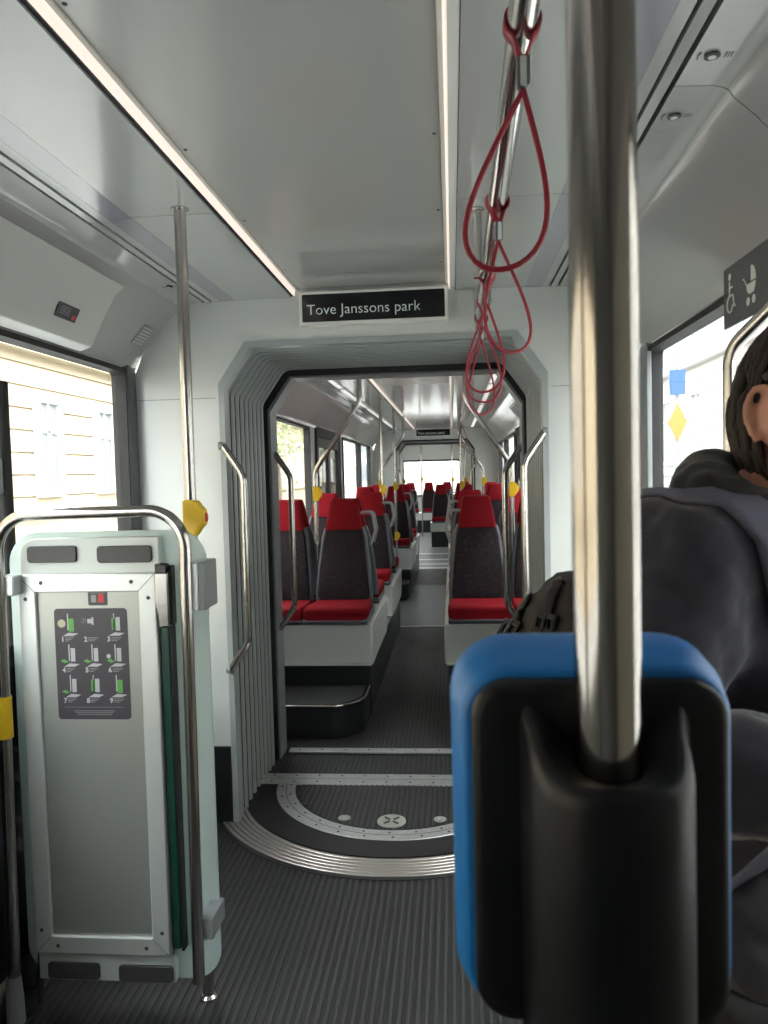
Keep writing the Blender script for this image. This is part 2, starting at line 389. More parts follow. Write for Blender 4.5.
# ceiling: one extruded cross-section per module
def ceiling(y0, y1, seams=(), cseams=None):
    mb = MB()
    for side in (-1, 1):
        def pr(pts, mi, a=y0, b=y1):
            mb.mi = mi
            top = [(p[0], p[1] + .02) for p in pts][::-1]
            mb.prism([(X(side, d), z) for d, z in list(pts) + top], 'y', a, b)
        cuts = [y0] + list(seams) + [y1]
        for a, b in zip(cuts[:-1], cuts[1:]):
            g = .0016
            pr([(.362 + SH[side] if side > 0 else .3505, 2.168), (.58, 2.168)], 1, a + g, b - g)
            pr([(.5805, 2.168), (.645, 2.166)], 2, a + g, b - g)
            pr([(.6455, 2.166), (.672, 2.165)], 1, a + g, b - g)
            pr([(.680, 2.163), (.700, 2.161)], 1, a + g, b - g)
        cuts = [y0] + list(seams if cseams is None else cseams) + [y1]
        for a, b in zip(cuts[:-1], cuts[1:]):
            cove = [(.712, 2.163), (.78, 2.160)]
            cove += [(.80 + .02 * t, 2.156 - .02 * t * t) for t in (0., .5, 1.)]
            cove += [(.86, 2.10), (.91, 2.045), (.965, 1.985), (1.0, 1.943), (1.012, 1.922), (1.016, 1.905)]
            pr(cove, 1, a + g, b - g)
        pr([(.34 + SH[side], 2.19), (.8, 2.19)], 3)
        pr([(.8, 2.19), (1.06, 1.99)], 3)
    mb.mi = 0; mb.box(X(-1, .336), X(1, .336 + SH[1]), y0, y1, 2.2, 2.23)
    mb.mi = 3; mb.box(X(-1, .40), X(1, .40), y0, y1, 2.231, 2.26)
    struct('ceiling', mb, [M['ceil'], M['ceil_side'], M['lilac'], M['gap']], angle=25)
ceiling(-1.6, D1 + .02, (2.08,), (1.53,))
ceiling(B1 + .02, D2 + .02, (5.2, 7.2, 9.0, 10.9))
ceiling(B2 + .02, END, (15.5, 18))
def led_strip(side, y0, y1, lab):
    t = thing('ceiling_light_strip', lab, 'ceiling light', (X(side, .345), (y0 + y1) / 2, 2.17), 'long ceiling light strips')
    P = lambda pts: [(X(side, d + SH[side]), z) for d, z in pts]
    MB().prism(P([(.334, 2.1985), (.333, 2.196), (.3375, 2.174), (.340, 2.174), (.340, 2.199)]), 'y', y0, y1).build('diffuser', M['led'], t, smooth=False)
    MB().prism(P([(.323, 2.1995), (.324, 2.195), (.332, 2.195), (.333, 2.199)]), 'y', y0, y1).build('inner_lip', M['cream'], t, smooth=False)
    if side > 0: MB().prism(P([(.3405, 2.171), (.3405, 2.19), (.3605, 2.19), (.3605, 2.171)]), 'y', y0, y1).build('outer_lip', M['cream'], t, smooth=False)
    else: MB().prism(P([(.3405, 2.173), (.3405, 2.19), (.350, 2.19), (.350, 2.173)]), 'y', y0, y1).build('black_gap_strip', M['gap'], t, smooth=False)
led_strip(-1, -1.6, D1, 'long warm light strip along left edge of nearest ceiling panel')
led_strip(1, -1.6, D1, 'long warm light strip along right edge of nearest ceiling panel')
led_strip(-1, B1 + .06, D2, 'long warm light strip left of ceiling panel beyond first gangway')
led_strip(1, B1 + .06, D2, 'long warm light strip right of ceiling panel beyond first gangway')
led_strip(-1, B2 + .06, END - .1, 'faint light strip on left in the rearmost car ceiling')
led_strip(1, B2 + .06, END - .1, 'faint light strip on right in the rearmost car ceiling')
for side in (-1, 1):
    k = 0
    for (a, b) in ((4.0, 6.3), (6.4, 8.2), (8.3, 10.2), (10.3, 12.4)):
        words = ['first', 'second', 'third', 'farthest'][k]; k += 1
        t = thing('side_light_panel', '%s narrow white light along the %s side ceiling past the first gangway' % (words, LN[side]), 'ceiling light', (X(side, .61), (a + b) / 2, 2.16), 'narrow white side lights of the second car')
        MB().box(*sorted((X(side, .594), X(side, .632))), a, b, 2.158, 2.1655).build('diffuser', M['ledw'], t, bevel=.002)
        MB().ring([(X(side, .59), a - .004), (X(side, .636), a - .004), (X(side, .636), b + .004), (X(side, .59), b + .004)], [(X(side, .594), a), (X(side, .632), a), (X(side, .632), b), (X(side, .594), b)], 'z', 2.156, 2.1655, True).build('frame', M['alu'], t)

# portal walls
def portal_wall(y, th, w=.648, top=1.985):
    mb = MB(); mb.ring(OUT(HALF + .02), OCT(w, top), 'y', y, y + th)
    mb.box(X(-1, .62), X(1, .62), y + .001, y + th, 2.2, 2.3)
    o = struct('wall_front', mb, M['white'], angle=20); return o
pw = portal_wall(D1, .05)
MB().ring(OCT(.663, 2.0), OCT(.640, 1.976), 'y', D1 - .008, D1 + .05).build('opening_lip', M['bellow'], pw)
for side in (-1, 1):
    a, b = sorted((X(side, .676), X(side, HALF)))
    MB().box(a, b, D1 - .0015, D1 + .001, 1.776, 1.779).build('seam', M['grey'], pw)
    a, b = sorted((X(side, .665), X(side, 1.02)))
    o = MB().box(a, b, D1 - .012, D1 - .001, 0.001, .33).build('baseboard_' + LN[side], M['black'], bevel=.004); o['kind'] = 'structure'
pw2 = portal_wall(D2, .05)
MB().ring(OCT(.663, 2.0), OCT(.640, 1.976), 'y', D2 - .008, D2 + .05).build('opening_lip', M['bellowdark'], pw2)
def inner_portal(y):
    mb = MB(); mb.ring(OUT(HALF + .02), OCT(.640, 1.955), 'y', y + .03, y + .16)
    o = struct('wall_front', mb, M['white'], angle=20)
    MB().ring(OCT(.70, 2.01), OCT(.634, 1.947), 'y', y + .005, y + .03).build('black_gasket', M['blackmatt'], o)
    MB().ring(OCT(.642, 1.955), OCT(.626, 1.939), 'y', y + .03, y + .17).build('grey_lining', M['grey'], o)
    return o
inner_portal(B1); inner_portal(B2)

# bellows
def bellows(y0, y1, n, lab):
    t = thing('gangway_bellows', lab, 'bellows', (CX, (y0 + y1) / 2, 0), 'gangway bellows')
    mb = MB(); rows = []; p = (y1 - y0) / n
    def octr(w, top, y):
        pts = [(q[0], y, q[1]) for q in OCT(w, top, .0)]
        return arc_path(pts, .06, 4)
    for k in range(n):
        a = y0 + k * p
        for (f, dw) in ((0, .05), (.03, .009), (.09, 0.001), (.26, -.003), (.40, .001), (.46, .010), (.52, .05), (.54, .075), (.97, .075)):
            rows.append(octr(.643 + dw, 1.972 + dw, a + f * p))
    rows.append(octr(.68, 2.00, y1))
    mb.strip(rows); seg = len(rows[0]) - 1
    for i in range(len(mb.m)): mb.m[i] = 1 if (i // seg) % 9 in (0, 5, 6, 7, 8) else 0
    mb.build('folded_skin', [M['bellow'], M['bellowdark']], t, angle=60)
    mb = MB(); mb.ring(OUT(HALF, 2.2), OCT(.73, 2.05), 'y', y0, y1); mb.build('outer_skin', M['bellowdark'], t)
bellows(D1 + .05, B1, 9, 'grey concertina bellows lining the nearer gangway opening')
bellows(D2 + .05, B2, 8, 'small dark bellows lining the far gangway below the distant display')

# turntable floor plate
def arc_ring(mb, r0, r1, z0, z1, cx, cy, sy=1.0, a0=180, a1=360, n=64):
    o = []; i = []
    for k in range(n + 1):
        a = math.radians(a0 + (a1 - a0) * k / n); o.append((cx + r1 * math.cos(a), cy + r1 * math.sin(a) * sy)); i.append((cx + r0 * math.cos(a), cy + r0 * math.sin(a) * sy))
    mb.ring(o, i, 'z', z0, z1)
TX, TY = CX, 3.50
t = thing('gangway_turntable', 'semicircular metal-rimmed floor turntable in front of the first gangway', 'floor turntable', (TX, TY, 0))
mb = MB()
for k in range(6):
    r1 = .82 - k * .021; arc_ring(mb, r1 - .0155, r1, .0, .010 + .0004 * k, TX, TY)
mb.build('grooved_rim', M['rim'], t, bevel=.002)
mb = MB(); arc_ring(mb, .66, .822, 0, .006, TX, TY); mb.build('rim_base', M['darkgrey'], t)
mb = MB(); arc_ring(mb, .822, .835, 0, .003, TX, TY); mb.build('rubber_seal', M['blackmatt'], t)
mb = MB(); arc_ring(mb, .56, .69, .0, .0125, TX, TY); mb.build('dark_ring', M['rubber'], t)
mb = MB(); arc_ring(mb, .475, .56, .0, .0145, TX, TY); ir = mb.build('bolted_ring', M['strip'], t, bevel=.002)
mb = MB(); arc_ring(mb, .515, .518, .0146, .0150, TX, TY)
for k in range(15):
    a = math.radians(184 + k * 172 / 14)
    for rr in (.498, .536): mb.lathe([(.0001, .0), (.006, .0), (.005, .0015), (.0001, .0017)], (TX + rr * math.cos(a + .03 * (rr > .5)), TY + rr * math.sin(a + .03 * (rr > .5)), .0145), 10)
mb.build('screws', M['darkgrey'], ir)
mb = MB(); arc_ring(mb, .001, .476, .0, .010, TX, TY); mb.build('inner_plate', M['rubber'], t)
mb = MB(); x = TX - .47
while x < TX + .46:
    hh = math.sqrt(max(0, .468 ** 2 - max(abs(x - TX), abs(x + .014 - TX)) ** 2))
    if hh > .03: mb.prism([(x, .0098), (x + .0025, .0135), (x + .0115, .0135), (x + .014, .0098)], 'y', TY - hh, TY)
    x += .0245
mb.build('ribs', M['rib'], t, smooth=False)
mb = MB(); mb.lathe([(.001, .0), (.060, .0), (.060, .004), (.056, .006), (.050, .0045), (.001, .0045)], (TX, TY - .395, .0125), 32)
cap = mb.build('round_cover', M['alu_dull'], t)
mb = MB()
for a in (45, 135, 225, 315):
    a = math.radians(a); c, s_ = math.cos(a), math.sin(a)
    mb.tube([(TX + .012 * c, TY - .395 + .012 * s_, .0172), (TX + .04 * c, TY - .395 + .04 * s_, .0172)], .005, 8)
mb.build('cross_slots', M['darkgrey'], cap)
for dx in (-.2, .2):
    mb = MB().lathe([(.001, .0), (.026, .0), (.026, .003), (.022, .005), (.009, .005), (.007, .002), (.001, .002)], (TX + dx, TY - .37, .0125), 24); mb.build('bolt_cap', M['alu_dull'], t)
t = thing('threshold_strip', 'wide bolted metal strip straight across behind the semicircle', 'floor strip', (CX, 3.55, 0))
MB().box(X(-1, .655), X(1, .655), 3.475, 3.60, 0, .016).build('plate', M['strip'], t, bevel=.003)
mb = MB()
mb.box(X(-1, .65), X(1, .65), 3.536, 3.539, .0161, .0164)
for k in range(12):
    for yy in (3.503, 3.573): mb.lathe([(.0001, 0), (.006, 0), (.005, .0015), (.0001, .0017)], (X(-1, .6) + k * .109, yy, .016), 10)
mb.build('screws', M['darkgrey'], t)
t = thing('threshold_strip', 'narrow metal strip on the floor just before the first step', 'floor strip', (CX, 3.95, 0))
MB().box(X(-1, .603), X(1, .603), 3.90, 3.96, 0, .012).build('plate', M['strip'], t, bevel=.003)
mb = MB()
for k in range(10): mb.lathe([(.0001, 0), (.006, 0), (.005, .0015), (.0001, .0017)], (X(-1, .55) + k * .122, 3.93, .012), 10)
mb.build('screws', M['darkgrey'], t)
for i, yy in enumerate((11.6, 12.1, 12.75, 13.65)):
    tag(MB().box(X(-1, .55), X(1, .55), yy, yy + .09, 0, .006).build('threshold_strip', M['alu'], bevel=.002),
        ['first', 'second', 'third', 'farthest'][i] + ' small metal strip across the distant aisle floor', 'floor strip', 'distant aisle floor strips')

# ------------------------------------------------------------------ passenger displays
def display(y, lab, text, s=1.0):
    cx = -.297; t = thing('passenger_display', lab, 'display', (cx, y, 2.05))
    h0, h1, w = 2.045, 2.178, .295
    MB().ring(rrect(cx - w, cx + w, h0, h1, .008, 3), rrect(cx - w + .012, cx + w - .012, h0 + .014, h1 - .010, .005, 3), 'y', y - .045, y - .001, True).build('frame', M['cream'], t, bevel=.002)
    MB().box(cx - w + .01, cx + w - .01, y - .039, y - .003, h0 + .01, h1 - .008).build('screen', M['screen'], t)
    text_mb(text, .058, cx - w + .03, y - .0405, 2.088, bold=-.0006).build('lettering', M['amber'], t, smooth=False)
display(D1, 'near black passenger display with one line of pale text', 'Tove Janssons park')
display(D2, 'distant passenger display over the far gangway', 'Tove Janssons park')

# ------------------------------------------------------------------ left side details of the near car
t = thing('side_cover_panel', 'bulging pale cover above the left window with a small dark sticker', 'panel', (X(-1, .95), 1.5, 1.95))
P = lambda pts: [(X(-1, d), z) for d, z in pts]
prof = [(.825, 2.118), (.862, 2.085), (.905, 2.015), (.938, 1.950), (.955, 1.915), (1.0, 1.90), (1.03, 1.93), (.95, 2.05)]
MB().prism(P(prof), 'y', .2, 2.60).build('cover', M['white'], t, bevel=.012, bseg=3, angle=50)
# sticker lies on the sloping face
def on_slope(side, d0, z0, d1, z1, off=.0015):
    a = Vector((X(side, d0), 0, z0)); b = Vector((X(side, d1), 0, z1)); up = (a - b).normalized()
    n = Vector((-side, 0, 0)); n = (n - up * n.dot(up)).normalized()
    return b + n * off, up, n
b, up, n = on_slope(-1, .905, 2.015, .938, 1.950, .003)
def quad_slab(mb, c, yv, uv, n, hy, hu, th=.001):
    c = Vector(c); vs = []
    for k in (0, 1):
        for (sy, su) in ((-1, -1), (1, -1), (1, 1), (-1, 1)): vs.append(c + yv * sy * hy + uv * su * hu + n * th * k)
    return mb.add(vs, [(3, 2, 1, 0), (4, 5, 6, 7), (0, 1, 5, 4), (1, 2, 6, 5), (2, 3, 7, 6), (3, 0, 4, 7)])
yv = Vector((0, 1, 0)); c0 = b + up * .040 + Vector((0, 2.36, 0))
st = quad_slab(MB(), c0, yv, up, n, .065, .024).build('warning_sticker', M['sticker'], t)
mb = MB()
for k in range(4): quad_slab(mb, c0 + n * .0011 + up * (.013 - .007 * k) - yv * .015, yv, up, n, .030, .0011, .0003)
mb.build('printed_lines', M['grey'], st)
quad_slab(MB(), c0 + n * .0011 - up * .010 + yv * .046, yv, up, n, .010, .007, .0004).build('red_symbol', M['redplastic'], st)
# screws, latches on the side panels
for side, y, words in ((-1, 2.80, 'left cover near the first gangway'), (1, 1.42, 'right ceiling panel, nearer the camera'), (1, 1.65, 'right ceiling panel, just past the seam')):
    t = thing('panel_latch', 'small round lock with arrow mark on the ' + words, 'latch', (X(side, .74), y, 2.16), 'panel locks')
    cx = X(side, .745)
    MB().lathe([(.001, 0), (.012, 0), (.014, -.003), (.008, -.004), (.001, -.004)], (cx, y, 2.161), 20).build('lock_barrel', M['darkgrey'], t)
    MB().lathe([(.001, 0), (.007, 0), (.007, -.001), (.001, -.001)], (cx, y, 2.1572), 16).build('lock_core', M['alu'], t)
    mb = MB()
    for k in range(3): mb.box(cx + .022 + k * .005, cx + .024 + k * .005, y - .008, y + .008, 2.1595, 2.1605)
    mb.tube([(cx - .020 + .004 * math.cos(a), y + .012 * math.sin(a), 2.160) for a in [PI * .6 + PI * .8 * k / 8 for k in range(9)]], .0012, 6)
    mb.build('arrow_mark', M['darkgrey'], t)
k = 0
for side in (-1, 1):
    for y in (.7, 1.2, 1.75, 2.25, 2.8):
        nm = ['nearest', 'second', 'middle', 'fourth', 'farthest'][k % 5]; k += 1
        MB().lathe([(.0001, 0), (.0045, 0), (.0035, -.0018), (.0001, -.002)], (X(side, .310 + SH[side]), y, 2.2), 10).build('panel_screw', M['darkgrey'])
        o = bpy.context.scene.collection.objects[-1]; tag(o, '%s small dark screw on the %s edge of the near ceiling panel' % (nm, LN[side]), 'screw', 'ceiling panel screws')
# dark speaker slot by the post
t = thing('speaker_grille', 'small pale slotted grille high up beside the left window post', 'grille', (X(-1, .93), 2.98, 2.0))
b, up, n = on_slope(-1, .86, 2.10, .965, 1.985, .001)
mb = quad_slab(MB(), b + up * .05 + Vector((0, 2.99, 0)), yv, up, n, .05, .045, .002); mb.build('plate', M['grey'], t)
mb = MB()
for k in range(6): quad_slab(mb, b + up * (.015 + .014 * k) + n * .002 + Vector((0, 2.99, 0)), yv, up, n, .042, .003, .001)
mb.build('slots', M['white'], t)

# ------------------------------------------------------------------ grab handles at the portals
def grab(name, lab, group, side, y, w, ztop, zbot, yo=.0):
    xw = X(side, w); xi = X(side, w - .085)
    t = thing(name, lab, 'grab handle', (xw, y, zbot), group)
    MB().tube([(xw, y, ztop), (xi, y - .02, ztop - .12), (xi, y - .02, zbot + .12), (xw, y, zbot)], .0150, 16, bend=.10).build('bar', M['steel'], t)
    for z in (ztop, zbot): MB().lathe([(.001, -.012), (.017, -.012), (.017, .004), (.001, .004)], (xw + side * .004, y, z), 16, 'x').build('mounting_plate', M['grey'], t)
gg = 'curved grab handles at the gangway openings'
grab('grab_handle', 'curved steel grab handle left of the bellows, nearest one', gg, -1, D1 - .02, .648, 1.58, .66)
grab('grab_handle', 'curved steel grab handle right of the bellows, beside the thick pole', gg, 1, D1 - .02, .648, 1.60, .66)
grab('grab_handle', 'curved steel grab handle on the left inner gangway frame, before the seats', gg, -1, B1 + .10, .626, 1.57, .66)
grab('grab_handle', 'curved steel grab handle on the right inner gangway frame, before the seats', gg, 1, B1 + .10, .626, 1.57, .66)

# ------------------------------------------------------------------ ceiling handrail and straps
BX, BZ, BR = .103, 2.0, .0195
t = thing('ceiling_handrail', 'polished steel handrail running under the ceiling above the red straps', 'handrail', (BX, 1.0, BZ))
MB().tube([(.076, -1.2, 2.165), (.076, -1.2, BZ), (.118, 3.02, BZ), (.118, 3.06, 2.165)], BR, 24, bend=.06).build('bar', M['chrome'], t)
for y, dx in ((.4, -.011), (2.16, -.020)):
    MB().tube([(BX + dx, y, BZ - .02), (BX + dx, y, 2.168)], .0135, 18).build('drop_support', M['steel'], t)
    MB().lathe([(.001, 0), (.02, 0), (.02, .004), (.001, .004)], (BX + dx, y, 2.1645), 18).build('flange', M['steel'], t)
def strap(y, x, z, ang, lab, grp, L=.30, hw=.05, full=True, lean=0):
    if x < .119: x = .088 + .010 * y
    t = thing('hanging_strap', lab, 'hanging strap', (x, y, z), grp, rz=math.radians(ang))
    me = MB()
    ring = [Vector(((BR + .001) * 1.0 * math.sin(a), 0, (BR + .001) * math.cos(a))) for a in [-2.55 + 5.1 * k / 24 for k in range(25)]]
    ring = [Vector((0.002, 0, -.042))] + ring[::-1] + [Vector((-.002, 0, -.042))]
    if ring[1].x < 0: ring[0].x, ring[-1].x = -.002, .002
    # a flat band around the bar
    rows = [[p + Vector((0, yy, 0)) for yy in (-.011, .011)] for p in ring]
    me.strip(rows); o = me.build('bar_band', M['strap'], t, world=False, angle=60)
    so = o.modifiers.new('thick', 'SOLIDIFY'); so.thickness = .003; so.offset = 1
    MB().prism(rrect(-.0085, .0085, -.078, -.040, .004, 3), 'y', -.007, .007).build('clip', M['clip'], t, world=False, bevel=.001)
    MB().prism(rrect(-.004, .004, -.078, -.043, .002, 3), 'y', -.0085, .0085).build('clip_insert', M['alu'], t, world=False)
    pts = []
    N = 40
    for k in range(N + 1):
        u = k / N; a = 2 * PI * u
        zz = -.080 - (L - .080) * (.5 - .5 * math.cos(a))
        s_ = math.sin(a); prof = abs(s_) ** 1.0 * (.55 + .45 * (.5 - .5 * math.cos(a)) * 1.15)
        tt = min(1, -(zz + .08) / (L - .08)); xx = hw * (1 if s_ > 0 else -1) * 1.75 * tt * math.sqrt(max(0, 1 - tt ** 3))
        d = -(zz + .08); pts.append(Vector((xx + lean * d, .0, zz)))
    MB().tube(pts, .0037, 10, flat=.75, cap=True).build('cord_loop', M['strap'], t, world=False, angle=80)
    return t
sg = 'dark red hanging straps on the near ceiling handrail'
strap(.99, BX, BZ, 0, 'largest dark red hanging strap, nearest on the handrail', sg, .298, .050, lean=-.15)
strap(1.62, BX + .003, BZ, 25, 'second red hanging strap, its loop swung toward the right', sg, .305, .053, lean=.12)
strap(2.22, BX + .006, BZ, -20, 'middle red hanging strap just past the drop support', sg, .325, .056, lean=-.06)
strap(2.55, BX + .008, BZ, 10, 'fourth red hanging strap, overlapping loops before the gangway', sg, .325, .058, lean=-.02)
strap(2.82, BX + .010, BZ, 30, 'farthest red hanging strap, lowest loop in front of the gangway', sg, .345, .055, lean=-.02)

# ------------------------------------------------------------------ poles of the near car
def stop_button(parent, x, y, z, right=True):
    s_ = 1 if right else -1
    pr = [(-.018, -.050), (.012, -.052), (.020, -.044), (.030, -.028), (.040, -.020), (.043, .0), (.040, .022), (.030, .030), (.022, .044), (.010, .048), (-.004, .050), (-.018, .046)]
    b = MB().prism([(x + s_ * a, z + c) for a, c in pr], 'y', y - .019, y + .019).build('stop_button_box', M['yellow'], parent, bevel=.005, bseg=3)
    MB().lathe([(.001, .0), (.013, .0), (.012, .004), (.001, .006)] if right else [(.001, .0), (.013, .0), (.012, -.004), (.001, -.006)], (x + s_ * .0405, y, z), 16, 'x').build('red_button', M['redplastic'], b)
t = thing('standing_pole', 'tall thin steel pole with yellow stop button beside the left partition', 'pole', (-.703, 2.0, 0))
MB().tube([(-.709, 2.03, .001), (-.706, 2.03, 2.168)], .0155, 20).build('pole', M['steel'], t)
MB().lathe([(.001, 0), (.024, 0), (.024, .006), (.017, .012), (.001, .012)], (-.709, 2.03, .0), 20).build('foot', M['steel'], t)
MB().lathe([(.001, 0), (.024, 0), (.024, -.004), (.001, -.004)], (-.706, 2.03, 2.1685), 20).build('ceiling_flange', M['steel'], t)
stop_button(t, -.707, 2.03, 1.345)

# thick pole with card reader
RX, RY = .0815, .42
t = thing('standing_pole', 'thick brushed steel pole close to the camera, carrying the blue card reader', 'pole', (RX, RY, 0))
MB().tube([(RX, RY, .001), (RX, RY, 2.168)], .0178, 64).build('pole', M['steel_near'], t)
MB().lathe([(.001, 0), (.03, 0), (.03, .006), (.02, .012), (.001, .012)], (RX, RY, 0), 24).build('foot', M['steel'], t)

t = thing('card_reader', 'blue and black ticket card reader clamped on the thick pole', 'card reader', (RX, RY, 1.13))
def loft_rr(rings, seg=8):
    mb = MB(); rows = [[(p[0], y, p[1]) for p in rrect(x0, x1, z0, z1, r, seg)] for (y, x0, x1, z0, z1, r) in rings]
    mb.strip(rows, True); n = len(rows[0]); mb.f.append(list(range(n))[::-1]); mb.m.append(0); mb.f.append([len(rows[0]) * (len(rows) - 1) + k for k in range(n)]); mb.m.append(0)
    return mb
# blue body
loft_rr([(.446, .006, .152, 1.130, 1.3325, .028), (.4465, .004, .154, 1.128, 1.3345, .030), (.452, .0010, .1565, 1.126, 1.337, .031), (.466, -.0025, .1585, 1.123, 1.341, .033), (.469, -.0035, .1595, 1.1225, 1.3425, .033),
         (.492, -.004, .160, 1.122, 1.3455, .034), (.500, -.002, .158, 1.124, 1.3445, .034), (.505, .003, .153, 1.13, 1.34, .030)]).build('blue_housing', M['blue'], t, angle=60)
loft_rr([(.5045, .012, .146, 1.15, 1.335, .024), (.507, .014, .144, 1.152, 1.333, .022)]).build('front_screen', M['screen'], t, angle=60)
# black back shell
loft_rr([(.452, .0080, .1515, 1.1295, 1.3300, .022), (.440, .0080, .1515, 1.1295, 1.3300, .022), (.4365, .0100, .1495, 1.1315, 1.328, .020), (.4355, .0135, .146, 1.135, 1.3245, .018),
         (.4345, .020, .1395, 1.142, 1.318, .015)]).build('back_shell', M['reader'], t, angle=60)
# clamp housing around the pole, open at the top where the pole enters
def dsec(z, grow, top):
    r = .0435 + grow; pts = []
    for k in range(25):
        a = PI + PI * k / 24
        ca, sa = math.cos(a), math.sin(a)
        e = .72
        pts.append((RX + r * (1 if ca >= 0 else -1) * abs(ca) ** e, RY + .002 - (r + .001) * abs(sa) ** .95, z))
    pts = [(RX - r - .004, .437, z)] + pts + [(RX + r + .004, .437, z)]
    return pts
rows = []
def lift(r_):
    o_ = []
    for p in r_:
        k = min(1, max(0, (p[1] - .376) / .061)); o_.append((p[0], p[1], p[2] + .030 * k * k))
    return o_
for z, g in ((1.09, .0), (1.2, .0), (1.278, -.0002), (1.2845, -.0012), (1.2880, -.0032), (1.2895, -.006)): rows.append(lift(dsec(z, g, 0)) if z > 1.21 else dsec(z, g, 0))
base = dsec(1.2895, -.006, 0); n_ = len(base)
hole = [(RX - .0185, .437, 0)] + [(RX + .0188 * math.cos(PI + PI * k / 24), RY + .0188 * math.sin(PI + PI * k / 24), 0) for k in range(25)] + [(RX + .0185, .437, 0)]
for f_, dz in ((.12, -.0002), (.35, -.0012), (.8, -.0030), (1.0, -.0045), (1.0, -.02)):
    rr = [(p[0] * (1 - f_) + h_[0] * f_, p[1] * (1 - f_) + h_[1] * f_, 1.2895 + dz) for p, h_ in zip(base, hole)]
    bk_ = lift([(p[0], p[1], 0) for p in base])
    rows.append([(a_[0], a_[1], a_[2] + b_[2] * (1 - .5 * f_)) for a_, b_ in zip(rr, bk_)])
cl = MB().strip(rows); cl.build('pole_clamp', M['reader'], t, angle=60)

# ------------------------------------------------------------------ folded boarding ramp, its partition and frame
PY = 2.0
# frosted pane
t = thing('partition_pane', 'frosted pale mint glass partition with rounded corners behind the folded ramp', 'glass partition', (-.93, PY + .06, .1))
pp = rrect(-1.215, -.660, .070, 1.315, .085, 8)
MB().prism(pp, 'y', PY + .004, PY + .010).build('pane', M['frost'], t, bevel=.002)
# ramp
RX0, RX1 = -1.163, -.788
FY = PY - .037
t = thing('folding_boarding_ramp', 'folded aluminium boarding ramp with dark instruction sticker, strapped upright', 'ramp', (-.98, FY, .06))
mb = MB().prism(rrect(RX0 - .006, RX1 + .008, .075, 1.30, .05, 6, (0, 1, 0, 0)), 'y', FY + .012, FY + .040); mb.build('base_plate', M['plate'], t, bevel=.003)
fx0, fx1, fz0, fz1, fw = RX0, RX1 + .004, .165, 1.205, .048
outer = [(fx0, fz0), (fx1, fz0), (fx1, fz1), (fx0, fz1)]; inner = [(fx0 + fw, fz0 + fw), (fx1 - fw, fz0 + fw), (fx1 - fw, fz1 - fw), (fx0 + fw, fz1 - fw)]
fr = MB().ring(outer, inner, 'y', FY - .012, FY + .012, True).build('ramp_frame', M['alu'], t, bevel=.003)
mb = MB()
for (a, b) in zip(outer, inner):
    mb.tube([(a[0], FY - .0121, a[1]), (b[0], FY - .0121, b[1])], .0008, 6)
mb.build('mitre_joints', M['darkgrey'], fr)
mb = MB()
for (sx, sz) in ((fx0 + .020, fz1 - .065), (fx0 + .065, fz1 - .022), (fx1 - .020, fz1 - .065), (fx1 - .065, fz1 - .022), (fx0 + .020, fz0 + .065), (fx0 + .065, fz0 + .022), (fx1 - .020, fz0 + .065), (fx1 - .065, fz0 + .022)):
    mb.lathe([(.0001, 0), (.0055, 0), (.0045, -.002), (.0001, -.0025)], (sx, FY - .012, sz), 12, 'y')
mb.build('rivets', M['darkgrey'], fr)
MB().box(inner[0][0] - .004, inner[1][0] + .004, FY - .002, FY + .010, inner[0][1] - .004, inner[2][1] + .004).build('ramp_sheet', M['alu_dull'], t)
for lab, x0, x1, z0, z1 in (('l', -1.143, -1.005, 1.235, 1.280), ('r', -.948, -.798, 1.232, 1.277), ('bl', -1.141, -.993, .082, .128), ('br', -.938, -.785, .080, .126)):
    MB().prism(rrect(x0, x1, z0, z1, .010, 4), 'y', FY + .004, FY + .012).build('grip_pad', M['darkgrey'], t, bevel=.002)
